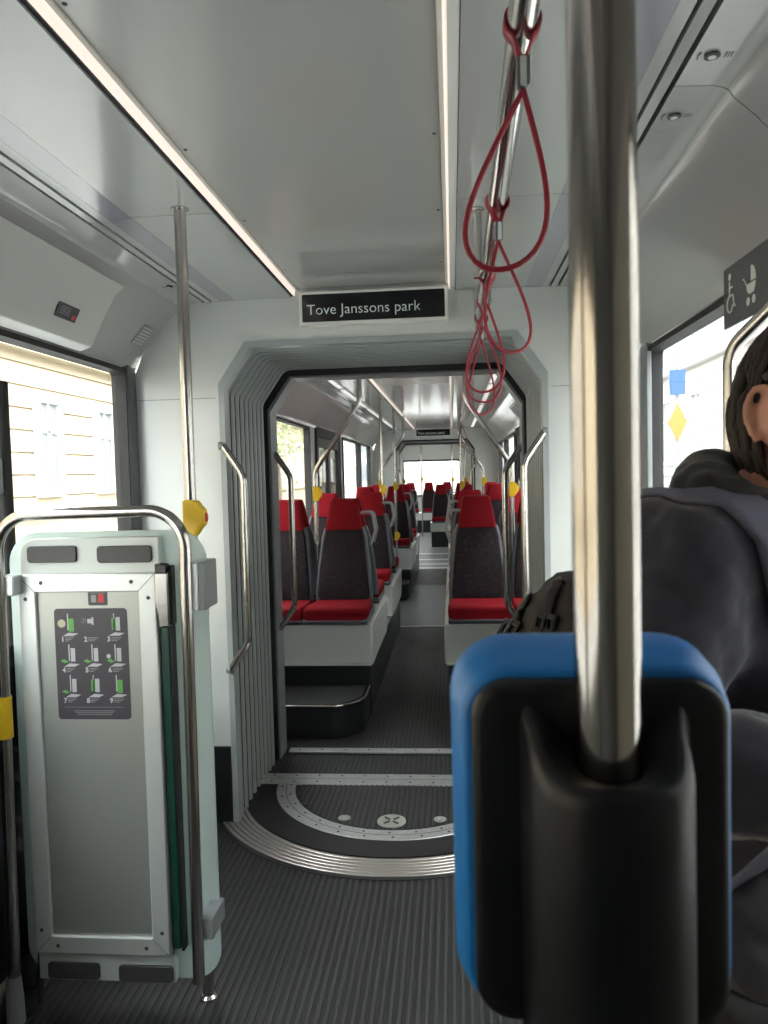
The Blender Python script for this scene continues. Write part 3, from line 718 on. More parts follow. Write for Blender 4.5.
# stickers
SX0, SX1, SZ0, SZ1 = -1.070, -.868, .812, 1.112
YS = FY - .002
st = MB().prism(rrect(SX0, SX1, SZ0, SZ1, .010, 4), 'y', YS - .0012, YS).build('instruction_sticker', M['sticker'], t)
y1_ = YS - .0012
white = MB(); green = MB(); beige = MB(); grey2 = MB()
cw = (SX1 - SX0) / 3
for n_ in range(9):
    cx = SX0 + .018 + (n_ % 3) * .064; rz = SZ1 - .018 - (n_ // 3) * .083; k = n_ + 1
    f = lambda m_, a, b, c, d: m_.prism([(cx + a, rz - c), (cx + b, rz - c), (cx + b, rz - d), (cx + a, rz - d)], 'y', y1_ - .0004, y1_)
    if k != 2:
        f(white, .018, .021, -.004, .040)
        if k in (1, 9): f(green, .0215, .036, .009, .044)
        else: f(white, .024, .036, .006, .042)
        if k in (3, 8): f(green, .013, .0225, .008, .040)
        white.prism([(cx + .004, rz - .056), (cx + .020, rz - .047), (cx + .048, rz - .049), (cx + .034, rz - .056)], 'y', y1_ - .0004, y1_)
        if k in (4, 5, 7): green.prism([(cx - .006, rz - .040), (cx + .004, rz - .036), (cx + .018, rz - .043), (cx + .006, rz - .046)], 'y', y1_ - .0004, y1_)
        if k == 6:
            green.prism([(cx - .004, rz - .040), (cx + .004, rz - .034), (cx + .018, rz - .043), (cx + .006, rz - .046)], 'y', y1_ - .0004, y1_)
            white.lathe([(.0001, 0), (.006, 0), (.006, .0003), (.0001, .0003)], (cx + .001, y1_ - .0004, rz - .028), 12, 'y')
        if k == 1: beige.lathe([(.0001, 0), (.011, 0), (.011, .0003), (.0001, .0003)], (cx + .002, y1_ - .0004, rz - .022), 18, 'y')
    else:
        f(white, .010, .022, .010, .022); f(white, .022, .027, .006, .026)
        for q in range(3): white.tube([(cx + .004 - q * .004, y1_ - .0003, rz - .016 + (.005 + .002 * q) * s_) for s_ in (-1, -.3, .3, 1)], .0007, 4)
    for q in range(3): f(grey2, .010, .034 - .006 * q + (.006 if k in (2, 3, 6, 9) else 0), .060 + .0042 * q, .0615 + .0042 * q)
    tm = text_mb(str(k), .018, cx - .001, y1_ - .0002, rz - .071, depth=.0003, bold=.0006)
    white.add(tm.v, [tuple(q) for q in tm.f])
for q in range(3):
    grey2.box(SX0 + .045 + .004 * q, SX1 - .045 - .004 * q, y1_ - .0004, y1_, SZ0 + .022 - .005 * q, SZ0 + .0235 - .005 * q)
grey2.box(SX0 + .018, SX1 - .018, y1_ - .0004, y1_, SZ0 + .0325, SZ0 + .0333)
for m_, nm, mm in ((white, 'pictograms', 'stwhite'), (green, 'green_pictograms', 'stgreen'), (beige, 'round_symbol', 'stbeige'), (grey2, 'text_lines', 'grey')):
    m_.build(nm, M[mm], st, smooth=False)
s2 = MB().prism(rrect(-.973, -.920, 1.120, 1.158, .004, 3), 'y', YS - .001, YS).build('warning_label', M['sticker'], t)
MB().box(-.945, -.930, YS - .0013, YS - .0009, 1.128, 1.150).build('red_symbol', M['redplastic'], s2)
mb = MB(); mb.box(-.965, -.951, YS - .0013, YS - .0009, 1.128, 1.148); mb.box(-.969, -.925, YS - .0013, YS - .0009, 1.152, 1.155); mb.build('printed_lines', M['grey'], s2)
# side edge, latch, brackets
MB().box(RX1 + .0095, RX1 + .030, FY + .000, FY + .040, .18, 1.20).build('green_side_edge', M['green'], t, bevel=.002)
MB().box(RX1 + .030, RX1 + .038, FY + .006, FY + .036, .17, 1.205).build('black_side_rubber', M['blackmatt'], t, bevel=.002)
la = MB().prism([(RX1 + .008, 1.200), (RX1 + .022, 1.235), (RX1 + .046, 1.225), (RX1 + .046, 1.065), (RX1 + .016, 1.062), (RX1 + .014, 1.10), (RX1 + .008, 1.13)], 'y', FY - .030, FY - .005).build('latch', M['steel'], t, bevel=.004)
MB().box(RX1 + .034, RX1 + .052, FY - .020, FY + .010, 1.068, 1.225).build('latch_pad', M['black'], la, bevel=.003)
MB().box(RX1 + .012, RX1 + .046, FY - .034, FY - .012, 1.205, 1.232).build('latch_hook', M['black'], la, bevel=.004)
# steel hoop around it
HY = 1.905
t = thing('steel_hoop_rail', 'inverted U steel tube frame standing in front of the folded ramp', 'rail', (-.95, HY, 0))
MB().tube([(-1.200, HY, .001), (-1.188, HY, .9), (-1.185, HY, 1.368), (-.682, HY, 1.372), (-.690, HY, .13)], .0155, 20, bend=.095, seg=10).build('hoop', M['steel'], t)
MB().lathe([(.001, 0), (.024, 0), (.022, .07), (.018, .13), (.001, .13)], (-1.200, HY, .0), 20).build('foot_sleeve', M['grey'], t)
MB().lathe([(.001, -.055), (.0195, -.055), (.0195, .055), (.001, .055)], (-1.189, HY, .835), 20).build('yellow_sleeve', M['yellow'], t)
MB().prism([(-1.197, 1.155), (-1.150, 1.155), (-1.150, 1.207), (-1.197, 1.207)], 'y', HY + .004, HY + .065).build('ramp_bracket', M['alu'], t, bevel=.004)
MB().box(-.677, -.655, HY + .006, HY + .115, 1.110, 1.235).build('pane_bracket', M['alu'], t, bevel=.003)
MB().box(-.655, -.638, HY + .010, HY + .115, 1.112, 1.235).build('pane_bracket_pad', M['grey'], t, bevel=.003)
MB().box(-.687, -.650, HY + .006, HY + .115, .24, .295).build('lower_bracket', M['grey'], t, bevel=.003)
t = thing('gas_strut', 'slim dark gas strut on the floor under the folded ramp', 'strut', (-1.172, 1.99, 0))
MB().tube([(-1.175, 1.985, .001), (-1.175, 1.985, .09)], .009, 12).build('cylinder', M['darkgrey'], t)
MB().tube([(-1.175, 1.985, .09), (-1.172, 1.985, .145), (-1.15, 1.99, .146)], .005, 10, bend=.006).build('rod', M['steel'], t)
# dark post and dark glass behind
t = thing('door_screen_post', 'tall dark post in front of the left window', 'post', (X(-1, .975), 2.05, 0))
MB().prism(rrect(X(-1, 1.012), X(-1, .95), 2.03, 2.075, .012, 4), 'z', .001, 1.735).build('post', M['blackmatt'], t, bevel=.004)
MB().box(X(-1, .985), X(-1, .955), 2.012, 2.031, 1.42, 1.52).build('control_box', M['grey'], t, bevel=.004)
t = thing('screen_pane', 'dark green tinted low glass screen left of the folded ramp', 'glass screen', (X(-1, .95), 2.0, 0))
MB().prism([(1.72, .12), (2.12, .12), (2.12, .95), (2.02, 1.0), (1.72, 1.0)], 'x', X(-1, .945), X(-1, .953)).build('pane', M['tint'], t)
MB().box(X(-1, .96), X(-1, .938), 1.9, 1.96, 0.001, .125).build('foot_clamp', M['steel'], t, bevel=.004)

# ------------------------------------------------------------------ right side: pictogram sign, curved rail
t = thing('pictogram_sign', 'dark grey strip with white wheelchair and pushchair signs at top of right window', 'sign', (X(1, HALF - .015), 1.95, 1.8))
sx = X(1, HALF - .048)
MB().prism([(1.30, 1.795), (2.065, 1.795), (2.065, 1.945), (1.30, 1.945)], 'x', sx, sx + .006).build('panel', M['postgrey'], t, bevel=.001)
def pict(pts2, yc, zc, r, s_=1.0):
    # picture plane: horizontal = -Y (seen from inside), vertical = Z
    return [(sx - .0008, yc - a * s_, zc + b * s_) for a, b in pts2]
mb = MB(); yc, zc = 2.015, 1.868; q = .0026
mb.lathe([(.0001, -.0004), (.009, -.0004), (.009, .0008), (.0001, .0008)], (sx - .0004, yc + .006, zc + .050), 16, 'x')
mb.tube(pict([(-.004, .038), (-.004, .002), (.018, .002), (.028, -.028), (.036, -.026)], yc, zc, q), q, 8)
mb.tube(pict([(-.004, .022), (.016, .022)], yc, zc, q), q, 8)
mb.tube(pict([(.020 * math.cos(a) - .002, .020 * math.sin(a) - .018) for a in [math.radians(100 + 25 * k) for k in range(11)]], yc, zc, q), q * .9, 8)
mb.build('wheelchair_symbol', M['cream'], t)
mb = MB(); yc = 1.885
H_ = lambda pts: [(yc - a_, zc + b_) for a_, b_ in pts]
mb.prism(H_([(-.026, .004), (.030, .004), (.027, -.010), (.018, -.020), (-.010, -.020), (-.022, -.010)]), 'x', sx - .001, sx + .0005)
mb.prism(H_([(.002, .008)] + [(.002 + .030 * math.cos(t_), .008 + .036 * math.sin(t_)) for t_ in [PI / 2 * k / 8 for k in range(9)]]), 'x', sx - .001, sx + .0005)
mb.tube(pict([(-.022, .002), (-.040, .022), (-.046, .021)], yc, zc, q), q * .8, 8)
for a in (-.016, .018): mb.lathe([(.0001, -.0004), (.010, -.0004), (.010, .0008), (.0001, .0008)], (sx - .0004, yc - a, zc - .036), 16, 'x')
mb.build('pushchair_symbol', M['cream'], t)
t = thing('window_grab_rail', 'curved steel rail in front of the right window behind the person', 'grab rail', (.60, 1.72, .9))
MB().tube([(.735, 1.62, 1.86), (.685, 1.63, 1.80), (.605, 1.74, 1.70), (.605, 1.74, .95), (.73, 1.74, .84)], .0155, 20, bend=.07).build('rail', M['steel'], t)
MB().lathe([(.001, .0), (.028, .0), (.028, .006), (.001, .006)], (.724, 1.62, 1.86), 18, 'x').build('upper_flange', M['steel'], t)
MB().lathe([(.001, .0), (.028, .0), (.028, .006), (.001, .006)], (.738, 1.74, .84), 18, 'x').build('lower_flange', M['steel'], t)
# ------------------------------------------------------------------ second car: walls
LB = [(4.15, 7.05, .95, 1.90), (7.35, 8.95, 0, 1.90), (9.2, 10.9, .95, 1.90), (11.0, 12.3, .95, 1.90)]
side_wall(-1, B1 + .16, D2, LB); side_wall(1, B1 + .16, D2, LB)
for s_ in (-1, 1):
    window(s_, 4.15, 7.05, .95); window(s_, 9.2, 10.9, .95); window(s_, 11.0, 12.3, .95)
    door(s_, 7.35, 8.95, 1 if s_ < 0 else 2)
LC = [(14.2, 16.2, .95, 1.90), (16.4, 18.0, .95, 1.90), (18.2, 20.5, .95, 1.90)]
side_wall(-1, B2 + .16, END, LC); side_wall(1, B2 + .16, END, LC)
for s_ in (-1, 1):
    for (a, b, c, d) in LC: window(s_, a, b, c)
# rear wall with big window
mb = MB(); w0, w1, za, zb = X(-1, .80), X(1, .80), .80, 1.80
mb.box(X(-1, 1.08), X(1, 1.08), END, END + .05, 0, za); mb.box(X(-1, 1.08), X(1, 1.08), END, END + .05, zb, 2.3)
mb.box(X(-1, 1.08), w0, END, END + .05, za, zb); mb.box(w1, X(1, 1.08), END, END + .05, za, zb)
struct('wall_rear', mb, M['white'])
WN[0] += 1
w = thing('window_%d' % WN[0], None, None, (CX, END, za), kind='structure')
MB().ring(rrect(w0, w1, za, zb, .06, 4), rrect(w0 + .05, w1 - .05, za + .05, zb - .05, .04, 4), 'y', END - .012, END + .045, True).build('frame', M['blackmatt'], w)
MB().box(w0 + .02, w1 - .02, END + .02, END + .026, za + .02, zb - .02).build('pane', M['glass'], w)
d = bpy.data.lights.new('window_daylight', 'AREA'); d.shape = 'RECTANGLE'; d.size = 1.5; d.size_y = .95; d.cycles.is_portal = True
o = bpy.data.objects.new('window_daylight', d); COL.objects.link(o); o.location = (CX, END + .08, 1.46); o.rotation_euler = Vector((0, 1, 0)).to_track_quat('Z', 'Y').to_euler()

# ------------------------------------------------------------------ platforms
def platform(y0, y1, side, first, lab_step, lab_main):
    xw = X(side, 1.02); xa = X(side, .25)
    S_ = lambda d, y: (X(side, d), y)
    t = thing('seat_platform', lab_main, 'platform', (X(side, .7), (y0 + y1) / 2, 0))
    poly = [S_(1.02, y0), S_(.235, y0), S_(.235, y1 - .12), S_(.33, y1), S_(1.02, y1)]
    MB().prism(poly, 'z', .001, .30).build('raised_base', M['black'], t, bevel=.006)
    MB().prism([S_(1.0, y0 + .02), S_(.262, y0 + .02), S_(.262, y1 - .13), S_(.35, y1 - .02), S_(1.0, y1 - .02)], 'z', .300, .304).build('rubber_top', M['rubber'], t)
    mb = MB(); mb.tube([(X(side, .236), y0 + .03, .3005), (X(side, .236), y1 - .12, .3005)], .005, 8); mb.build('edge_trim', M['steel'], t)
    t = thing('boarding_step', lab_step, 'step', (X(side, .7), y0 - .2, 0))
    pts = [S_(1.02, y0 - .42), S_(.42, y0 - .42)]
    cxy = S_(.42, y0 - .20)
    a = []
    for k in range(9):
        th = PI / 2 * k / 8; a.append((cxy[0] - side * .18 * math.sin(th), cxy[1] - .22 * math.cos(th)))
    poly = [S_(1.02, y0 - .002), S_(1.02, y0 - .42)] + a + [S_(.24, y0 - .002)]
    MB().prism(poly, 'z', .001, .180).build('step_body', M['black'], t, bevel=.006)
    inn = [S_(1.0, y0 - .01), S_(1.0, y0 - .39)] + [(p[0] + side * .02, p[1] + .022) for p in a] + [S_(.262, y0 - .01)]
    MB().prism(inn, 'z', .180, .184).build('rubber_tread', M['rib'], t)
    MB().tube([(p[0], p[1], .181) for p in [S_(1.0, y0 - .42)] + a + [S_(.24, y0 - .01)]], .006, 8).build('nosing', M['steel'], t)
platform(4.55, 7.3, -1, True, 'black step with bright curved nosing before the first left seats', 'black raised base under the first left block of seats')
platform(4.55, 7.3, 1, True, 'black step before the first right seats', 'black raised base under the first right block of seats')
platform(9.1, 11.5, -1, False, 'small rounded black step before the second left block of seats', 'black raised base under the second left block of seats')
platform(9.1, 11.5, 1, False, 'small black step before the second right block of seats', 'black raised base under the second right block of seats')

# ------------------------------------------------------------------ seats
def seat_meshes(handle):
    """seat facing -Y, origin at the front centre of the cushion, 0.58 m above the aisle floor"""
    t = thing('seat_prototype', None, None)
    # cushion (rounded, slightly dished)
    rows = []
    for (y, w, zt, zb) in ((-.004, .175, .045, .018), (-.008, .195, .066, .006), (.010, .205, .082, .0), (.10, .208, .080, .0), (.25, .205, .070, .0), (.36, .200, .066, .0), (.40, .196, .070, .0)):
        rows.append([(p[0], y, p[1]) for p in rrect(-w, w, zb, zt, min(.024, (zt - zb) * .45), 4)])
    mb = MB().strip(rows, True); n = len(rows[0]); mb.f += [list(range(n)), [n * (len(rows) - 1) + k for k in range(n)]]; mb.m += [0, 0]
    mb.build('cushion', M['red'], t, world=False, angle=60)
    MB().prism([(-.014, -.002), (.02, -.025), (.44, -.025), (.47, .02), (.40, .010), (.0, .012)], 'x', -.206, .206).build('seat_shell', M['shell'], t, world=False, bevel=.006)
    # backrest: leaning loft
    def slab(lst, th):
        rows = []
        for (z, y, w) in lst: rows.append([(p[0], p[1] + y, z) for p in rrect(-w, w, 0, th, th * .35, 3)])
        mb = MB().strip(rows, True); n = len(rows[0]); mb.f += [list(range(n)), [n * (len(rows) - 1) + k for k in range(n)]]; mb.m += [0, 0]; return mb
    slab([(.068, .375, .172), (.10, .372, .180), (.28, .410, .165), (.46, .455, .143), (.515, .470, .130)], .05).build('backrest', M['seatback'], t, world=False, angle=60)
    slab([(.04, .405, .196), (.10, .402, .200), (.28, .436, .184), (.46, .480, .160), (.520, .495, .142)], .045).build('back_shell', M['shell'], t, world=False, angle=60)
    slab([(.512, .462, .130), (.520, .462, .130), (.60, .482, .116), (.690, .503, .098), (.706, .508, .092), (.711, .514, .082)], .060).build('headrest', M['red'], t, world=False, angle=60)
    if handle:
        s_ = handle
        MB().tube([(s_ * .11, .550, .615), (s_ * .195, .545, .618), (s_ * .214, .53, .50), (s_ * .185, .495, .41)], .0095, 10, bend=.03).build('shoulder_handle', M['grey'], t, world=False)
    return t
PROTO = {}
def copy_tree(o, parent=None):
    c = o.copy(); COL.objects.link(c); c.parent = parent
    for ch in list(o.children): copy_tree(ch, c)
    return c
def place_seat(xc, yfront, away, handle, lab, grp, z=.58):
    h = handle * (-1 if away else 1)
    if h not in PROTO: PROTO[h] = seat_meshes(h); o = PROTO[h]
    else: o = copy_tree(PROTO[h])
    o.name = 'upholstered_chair'
    o.scale.x = .935; o.location = (xc, yfront, z); o.rotation_euler.z = PI if away else 0
    return tag(o, lab, 'seat', grp)
g1 = 'red and dark seats of the second car'
def row(y, away, rowname, zz=.58, sides=(-1, 1), ped=True):
    for side in sides:
        s = LN[side]
        place_seat(X(side, .433), y, away, -side, '%s %s aisle seat, red cushion and headrest, dark back' % (rowname, s), g1, zz)
        place_seat(X(side, .822), y, away, 0, '%s %s window seat, red headrest and dark back' % (rowname, s), g1, zz)
def pedestal(ya, yb, side, lab, z0=.304, z1=.552):
    t = thing('seat_pedestal', lab, 'seat base', (X(side, .6), (ya + yb) / 2, z0), 'white seat bases')
    a, b = sorted((X(side, .215), X(side, 1.02)))
    pr = [(ya + .03, z0), (yb - .03, z0), (yb, z0 + .10), (yb, z1), (ya, z1), (ya, z0 + .02)]
    MB().prism([(ya + .01, z0), (yb - .16, z0), (yb - .03, z0 + .09), (yb, z1), (ya, z1)], 'x', a, b).build('white_box', M['white'], t, bevel=.014, bseg=3)
    MB().box(a + .01, b - .01, ya - .004, ya + .02, z0, z0 + .012).build('base_trim', M['alu'], t)
row(4.50, False, 'first-row'); row(5.70, True, 'first back-to-back rearward'); row(6.10, False, 'second-row facing'); row(7.30, True, 'last one before the doors,')
row(9.12, False, 'first beyond the doors,'); row(10.32, True, 'back-to-back beyond the doors,'); row(10.75, False, 'last one facing before the far gangway,')
for side in (-1, 1):
    pedestal(4.54, 5.66, side, 'white base under the first %s seats' % LN[side])
    pedestal(6.14, 7.26, side, 'white base under the second %s seat block' % LN[side])
    pedestal(9.14, 10.28, side, 'white base under the %s seats beyond the doors' % LN[side])
    pedestal(10.79, 11.4, side, 'small white base under the last %s seats of second car' % LN[side])

# third car, far behind
def far_row(y, xs, away, rn, z=.58):
    for x_, nm in xs: place_seat(x_, y, away, 0, '%s %s seat in the rearmost car' % (rn, nm), 'distant seats in the rearmost car', z)
far_row(14.9, [(X(1, .12), 'right aisle'), (X(1, .56), 'right window')], False, 'nearest', .50)
far_row(16.3, [(X(-1, .60), 'left')], False, 'middle', .50)
far_row(18.6, [(X(-1, .55), 'left'), (X(-1, .10), 'centre'), (X(1, .35), 'second centre'), (X(1, .80), 'right')], False, 'rear bench', .50)
for (x0, x1, y0, y1, lb) in ((X(1, -.10), X(1, .80), 14.92, 15.5, 'nearest right'), (X(-1, 1.0), X(-1, .38), 16.32, 16.9, 'middle left'), (X(-1, 1.0), X(1, 1.0), 18.62, 19.2, 'rear bench')):
    t = thing('seat_pedestal', 'small distant white base under the %s seats of rearmost car' % lb, 'seat base', ((x0 + x1) / 2, y0, 0), 'distant white seat bases')
    MB().box(x0, x1, y0, y1, .30, .475).build('white_box', M['white'], t, bevel=.01)
    MB().box(x0 + .01, x1 - .01, y0 + .01, y1, 0.001, .30).build('black_plinth', M['black'], t, bevel=.01)

# ------------------------------------------------------------------ poles of the second car
def vpole(x, y, lab, btn=1.30, right=True, z1=2.168, r=.0155, z0=.001, low=False, grp='aisle poles of the second car'):
    t = thing('standing_pole', lab, 'pole', (x, y, 0), grp)
    MB().tube([(x, y, z0), (x, y, z1)], r, 14).build('pole', M['steel'], t)
    if btn: stop_button(t, x, y, btn, right)
    if low:
        stop_button(t, x, y, .72, right)
    return t
def bent_pole(side, y, lab, zfoot):
    da, db = (.315, .625) if side < 0 else (.374, .665)
    t = thing('bent_pole', lab, 'pole', (X(side, db), y, zfoot), 'bent poles between the seats')
    MB().tube([(X(side, da), y, 2.165), (X(side, da), y, 1.93), (X(side, db), y, 1.48), (X(side, db), y, zfoot)], .0165, 16, bend=.14).build('pole', M['steel'], t)
    stop_button(t, X(side, db), y, 1.33, True)
bent_pole(-1, 5.06, 'bent steel pole with yellow button behind the first left seats', .56)
bent_pole(1, 5.06, 'bent steel pole with yellow button behind the first right seats', .56)
bent_pole(-1, 9.68, 'small bent pole behind the left seats beyond the doors', .56)
bent_pole(1, 9.68, 'small bent pole behind the right seats beyond the doors', .56)
vpole(-.665, 7.32, 'left aisle pole just before the doors of the second car')
vpole(-.665, 8.98, 'left aisle pole with two yellow buttons just past the doors', low=True)
vpole(.105, 8.98, 'right aisle pole just past the doors of the second car')
t = thing('ceiling_handrail', 'distant ceiling handrail in the second car above the right of the aisle', 'handrail', (.12, 8, 2.0))
MB().tube([(.12, 4.2, 2.165), (.12, 4.2, 2.02), (.12, 8.9, 2.02), (.12, 8.98, 2.02)], .014, 14, bend=.05).build('bar', M['steel'], t)
strap(8.3, .12, 2.02, 0, 'tiny distant red strap hanging in the second car', None, .30, .05)
for side in (-1, 1):
    grab('grab_handle', 'tiny grab handle on the %s of the far gangway' % LN[side], gg, side, D2 - .02, .675, 1.58, .66)
for (x_, y_, n_) in ((-.86, 14.0, 'left'), (-.55, 17.4, 'centre left'), (.08, 15.6, 'right'), (.26, 14.1, 'far right')):
    vpole(x_, y_, 'distant %s pole in the rearmost car' % n_, grp='poles of the rearmost car')
# monitors on the right cove
for (ym, nm) in ((5.9, 'nearer'), (7.2, 'farther')):
    t = thing('cove_monitor', '%s white framed screen tilted under the right ceiling edge' % nm, 'screen', (X(1, .88), ym, 2.0), 'screens under the right ceiling edge')
    b, up, n = on_slope(1, .86, 2.10, .965, 1.985, .0)
    quad_slab(MB(), b + up * .055 + Vector((0, ym, 0)), yv, up, n, .46, .085, .035).build('housing', M['white'], t, bevel=.008)
    for k in (-1, 1): quad_slab(MB(), b + up * .055 + n * .0355 + Vector((0, ym + k * .21, 0)), yv, up, n, .17, .06, .002).build('screen', M['grey'], t)

# ------------------------------------------------------------------ outside
struct('ground', MB().box(-80, 80, -40, 120, -.45, -.40), M['asphalt'])
def building(name, xf, side, wm, y0, y1, h, lab, n, pitch, zrows, wh, ww, ystart):
    t = thing(name, lab, 'building', (xf, (y0 + y1) / 2, -.4))
    th = 6 * side
    a, b = sorted((xf, xf + th))
    MB().box(a, b, y0, y1, -.4, h).build('wall', M[wm], t)
    mb = MB(); f = -side
    for z in [.7 + .47 * k for k in range(int((h - .7) / .47))]:
        mb.box(*sorted((xf, xf + f * .05)), y0, y1, z, z + .43)
    mb.box(*sorted((xf, xf + f * .30)), y0, y1, zrows[0] + wh + 1.0, zrows[0] + wh + 1.25); mb.box(*sorted((xf, xf + f * .45)), y0, y1, h - .4, h)
    mb.box(*sorted((xf, xf + f * .15)), y0, y1, zrows[0] - .5, zrows[0] - .3)
    mb.build('cornices', M[wm], t)
    for k in range(n):
        yc = ystart + k * pitch
        for z in zrows:
            o = MB().ring([(yc - ww / 2 - .16, z - .12), (yc + ww / 2 + .16, z - .12), (yc + ww / 2 + .16, z + wh + .18), (yc - ww / 2 - .16, z + wh + .18)], [(yc - ww / 2, z), (yc + ww / 2, z), (yc + ww / 2, z + wh), (yc - ww / 2, z + wh)], 'x', *sorted((xf + f * .02, xf + f * .14)), True).build('window_surround', M['palestone'], t)
            MB().box(*sorted((xf + f * .052, xf + f * .06)), yc - ww / 2, yc + ww / 2, z, z + wh).build('glass', M['facglass'], o)
            mb = MB(); mb.box(*sorted((xf + f * .06, xf + f * .10)), yc - .04, yc + .04, z, z + wh); mb.box(*sorted((xf + f * .06, xf + f * .10)), yc - ww / 2, yc + ww / 2, z + wh * .66, z + wh * .66 + .07); mb.build('glazing_bars', M['palestone'], o)
building('apartment_building', -9.0, -1, 'ochre', -14, 60, 9.5, 'pale ochre rendered building with banded facade outside the left windows', 17, 2.78, (1.25, 5.4), 1.95, .78, 2.58)
building('apartment_building', 8.5, 1, 'palestone', -14, 60, 9.5, 'white stone building with cornices outside the right windows', 14, 3.6, (1.6, 5.3), 2.3, 1.1, 2.2)
building('apartment_building', 0, 0, 'palestone', 0, 0, 0, '', 0, 0, (0,), 0, 0, 0) if False else None
t = thing('distant_building', 'pale blurred building beyond the rear window', 'building', (0, 75, -.4))
MB().box(-14, 14, 75, 84, -.4, 7).build('wall', M['palestone'], t)
for k in range(6):
    for z in (.8, 3.6):
        MB().box(-9.4 + k * 3.2, -7.8 + k * 3.2, 74.94, 75.02, z, z + 1.5).build('window', M['facglass'], t)
tr = thing('street_sign', 'blurred blue and orange street sign outside the right window', 'sign', (4.12, 14.6, -.4))
MB().tube([(4.12, 14.6, -.4), (4.12, 14.6, 3.6)], .04, 10).build('post', M['grey'], tr)
MB().box(3.98, 4.26, 14.52, 14.56, 2.75, 3.2).build('blue_panel', M['bluesign'], tr)
MB().prism([(3.95, 2.25), (4.12, 1.9), (4.29, 2.25), (4.12, 2.6)], 'y', 14.52, 14.56).build('orange_panel', M['orange'], tr)
def tree(x, y, lab):
    t = thing('street_tree', lab, 'tree', (x, y, -.4), 'street trees beyond the left windows')
    MB().tube([(x, y, -.4), (x + .05, y, 1.2), (x, y + .1, 2.6)], [.14, .11, .07], 10).build('trunk', M['bark'], t)
    mb = MB(); rnd = random.Random(int(y))
    for k in range(900):
        a = rnd.random() * 2 * PI; ph = math.acos(rnd.uniform(-1, 1)); r = (rnd.random() ** .5) * 1.3
        c = Vector((x + r * math.sin(ph) * math.cos(a), y + r * math.sin(ph) * math.sin(a), 2.9 + r * math.cos(ph) * .9))
        u = Vector((rnd.uniform(-1, 1), rnd.uniform(-1, 1), rnd.uniform(-1, 1))).normalized() * .07; w_ = u.orthogonal().normalized() * .04
        mb.add([c - u, c + w_, c + u, c - w_], [(0, 1, 2, 3)])
    mb.build('foliage', M['leaf'], t)
tree(-6.2, 27, 'pale leafy street tree outside the left window of the second car')

# ------------------------------------------------------------------ person on the right
FD = Vector((.62, -.78, 0)).normalized(); RD = Vector((FD.y, -FD.x, 0)).normalized()   # facing, their right hand side
PC = Vector((.390, .985, 0))
def pw_(f, r, z): return PC + FD * f + RD * r + Vector((0, 0, z))
def skin_mesh(nodes, edges, sub=2):
    """nodes: (pos, rx, ry); root first"""
    me = bpy.data.meshes.new('tmp'); me.from_pydata([tuple(n[0]) for n in nodes], edges, []); o = bpy.data.objects.new('tmp', me); COL.objects.link(o)
    sk = o.modifiers.new('s', 'SKIN'); sk.use_smooth_shade = True
    sv = me.skin_vertices[0].data
    for i, n in enumerate(nodes): sv[i].radius = (n[1], n[2] if len(n) > 2 else n[1]); sv[i].use_root = (i == 0)
    sb = o.modifiers.new('b', 'SUBSURF'); sb.levels = sub; sb.render_levels = sub
    bpy.context.view_layer.update()
    ev = bpy.data.meshes.new_from_object(o.evaluated_get(bpy.context.evaluated_depsgraph_get()))
    r = ([v.co.copy() for v in ev.vertices], [tuple(p.vertices) for p in ev.polygons])
    bpy.data.objects.remove(o); bpy.data.meshes.remove(me); bpy.data.meshes.remove(ev)
    return r
def remeshed(mb, name, m, parent, vox, smooth_it=4, noise=0, nsize=.06):
    o = mb.build(name, m, parent)
    r = o.modifiers.new('remesh', 'REMESH'); r.mode = 'VOXEL'; r.voxel_size = vox; r.use_smooth_shade = True
    if smooth_it: sm = o.modifiers.new('smooth', 'SMOOTH'); sm.factor = .5; sm.iterations = smooth_it
    if noise:
        tx = bpy.data.textures.new('folds', 'CLOUDS'); tx.noise_scale = nsize
        dp = o.modifiers.new('folds', 'DISPLACE'); dp.texture = tx; dp.strength = noise; dp.mid_level = .5; dp.texture_coords = 'LOCAL'
    return o
def ellipsoid(mb, c, rx, ry, rz, ax=None, n=24, m=16, fn=None):
    """axes: rx along facing, ry along their right, rz up"""
    f, r, u = ax if ax else (FD, RD, Vector((0, 0, 1)))
    rows = []
    for i in range(m + 1):
        ph = PI * (i + .02) / (m + .04); rows.append([])
        for k in range(n):
            a = 2 * PI * k / n; p = (math.sin(ph) * math.cos(a), math.sin(ph) * math.sin(a), math.cos(ph))
            q = fn(p) if fn else p
            rows[-1].append(Vector(c) + f * rx * q[0] + r * ry * q[1] + u * rz * q[2])
    b = len(mb.v); mb.strip(rows, True)
    mb.f.append([b + k for k in range(n)]); mb.m.append(mb.mi); mb.f.append([b + m * n + k for k in range(n)]); mb.m.append(mb.mi)
person = thing('person', 'person in dark navy hoodie with short brown hair, standing at right behind the card reader', 'person', (PC.x, PC.y, 0))
HF = Vector((.45, -.89, 0)).normalized(); HR = Vector((HF.y, -HF.x, 0)).normalized()
HC = Vector((.432, .93, 1.500))
Hax = (HF, HR, Vector((0, 0, 1)))
def hp(f, r, z): return HC + HF * f + HR * r + Vector((0, 0, z))
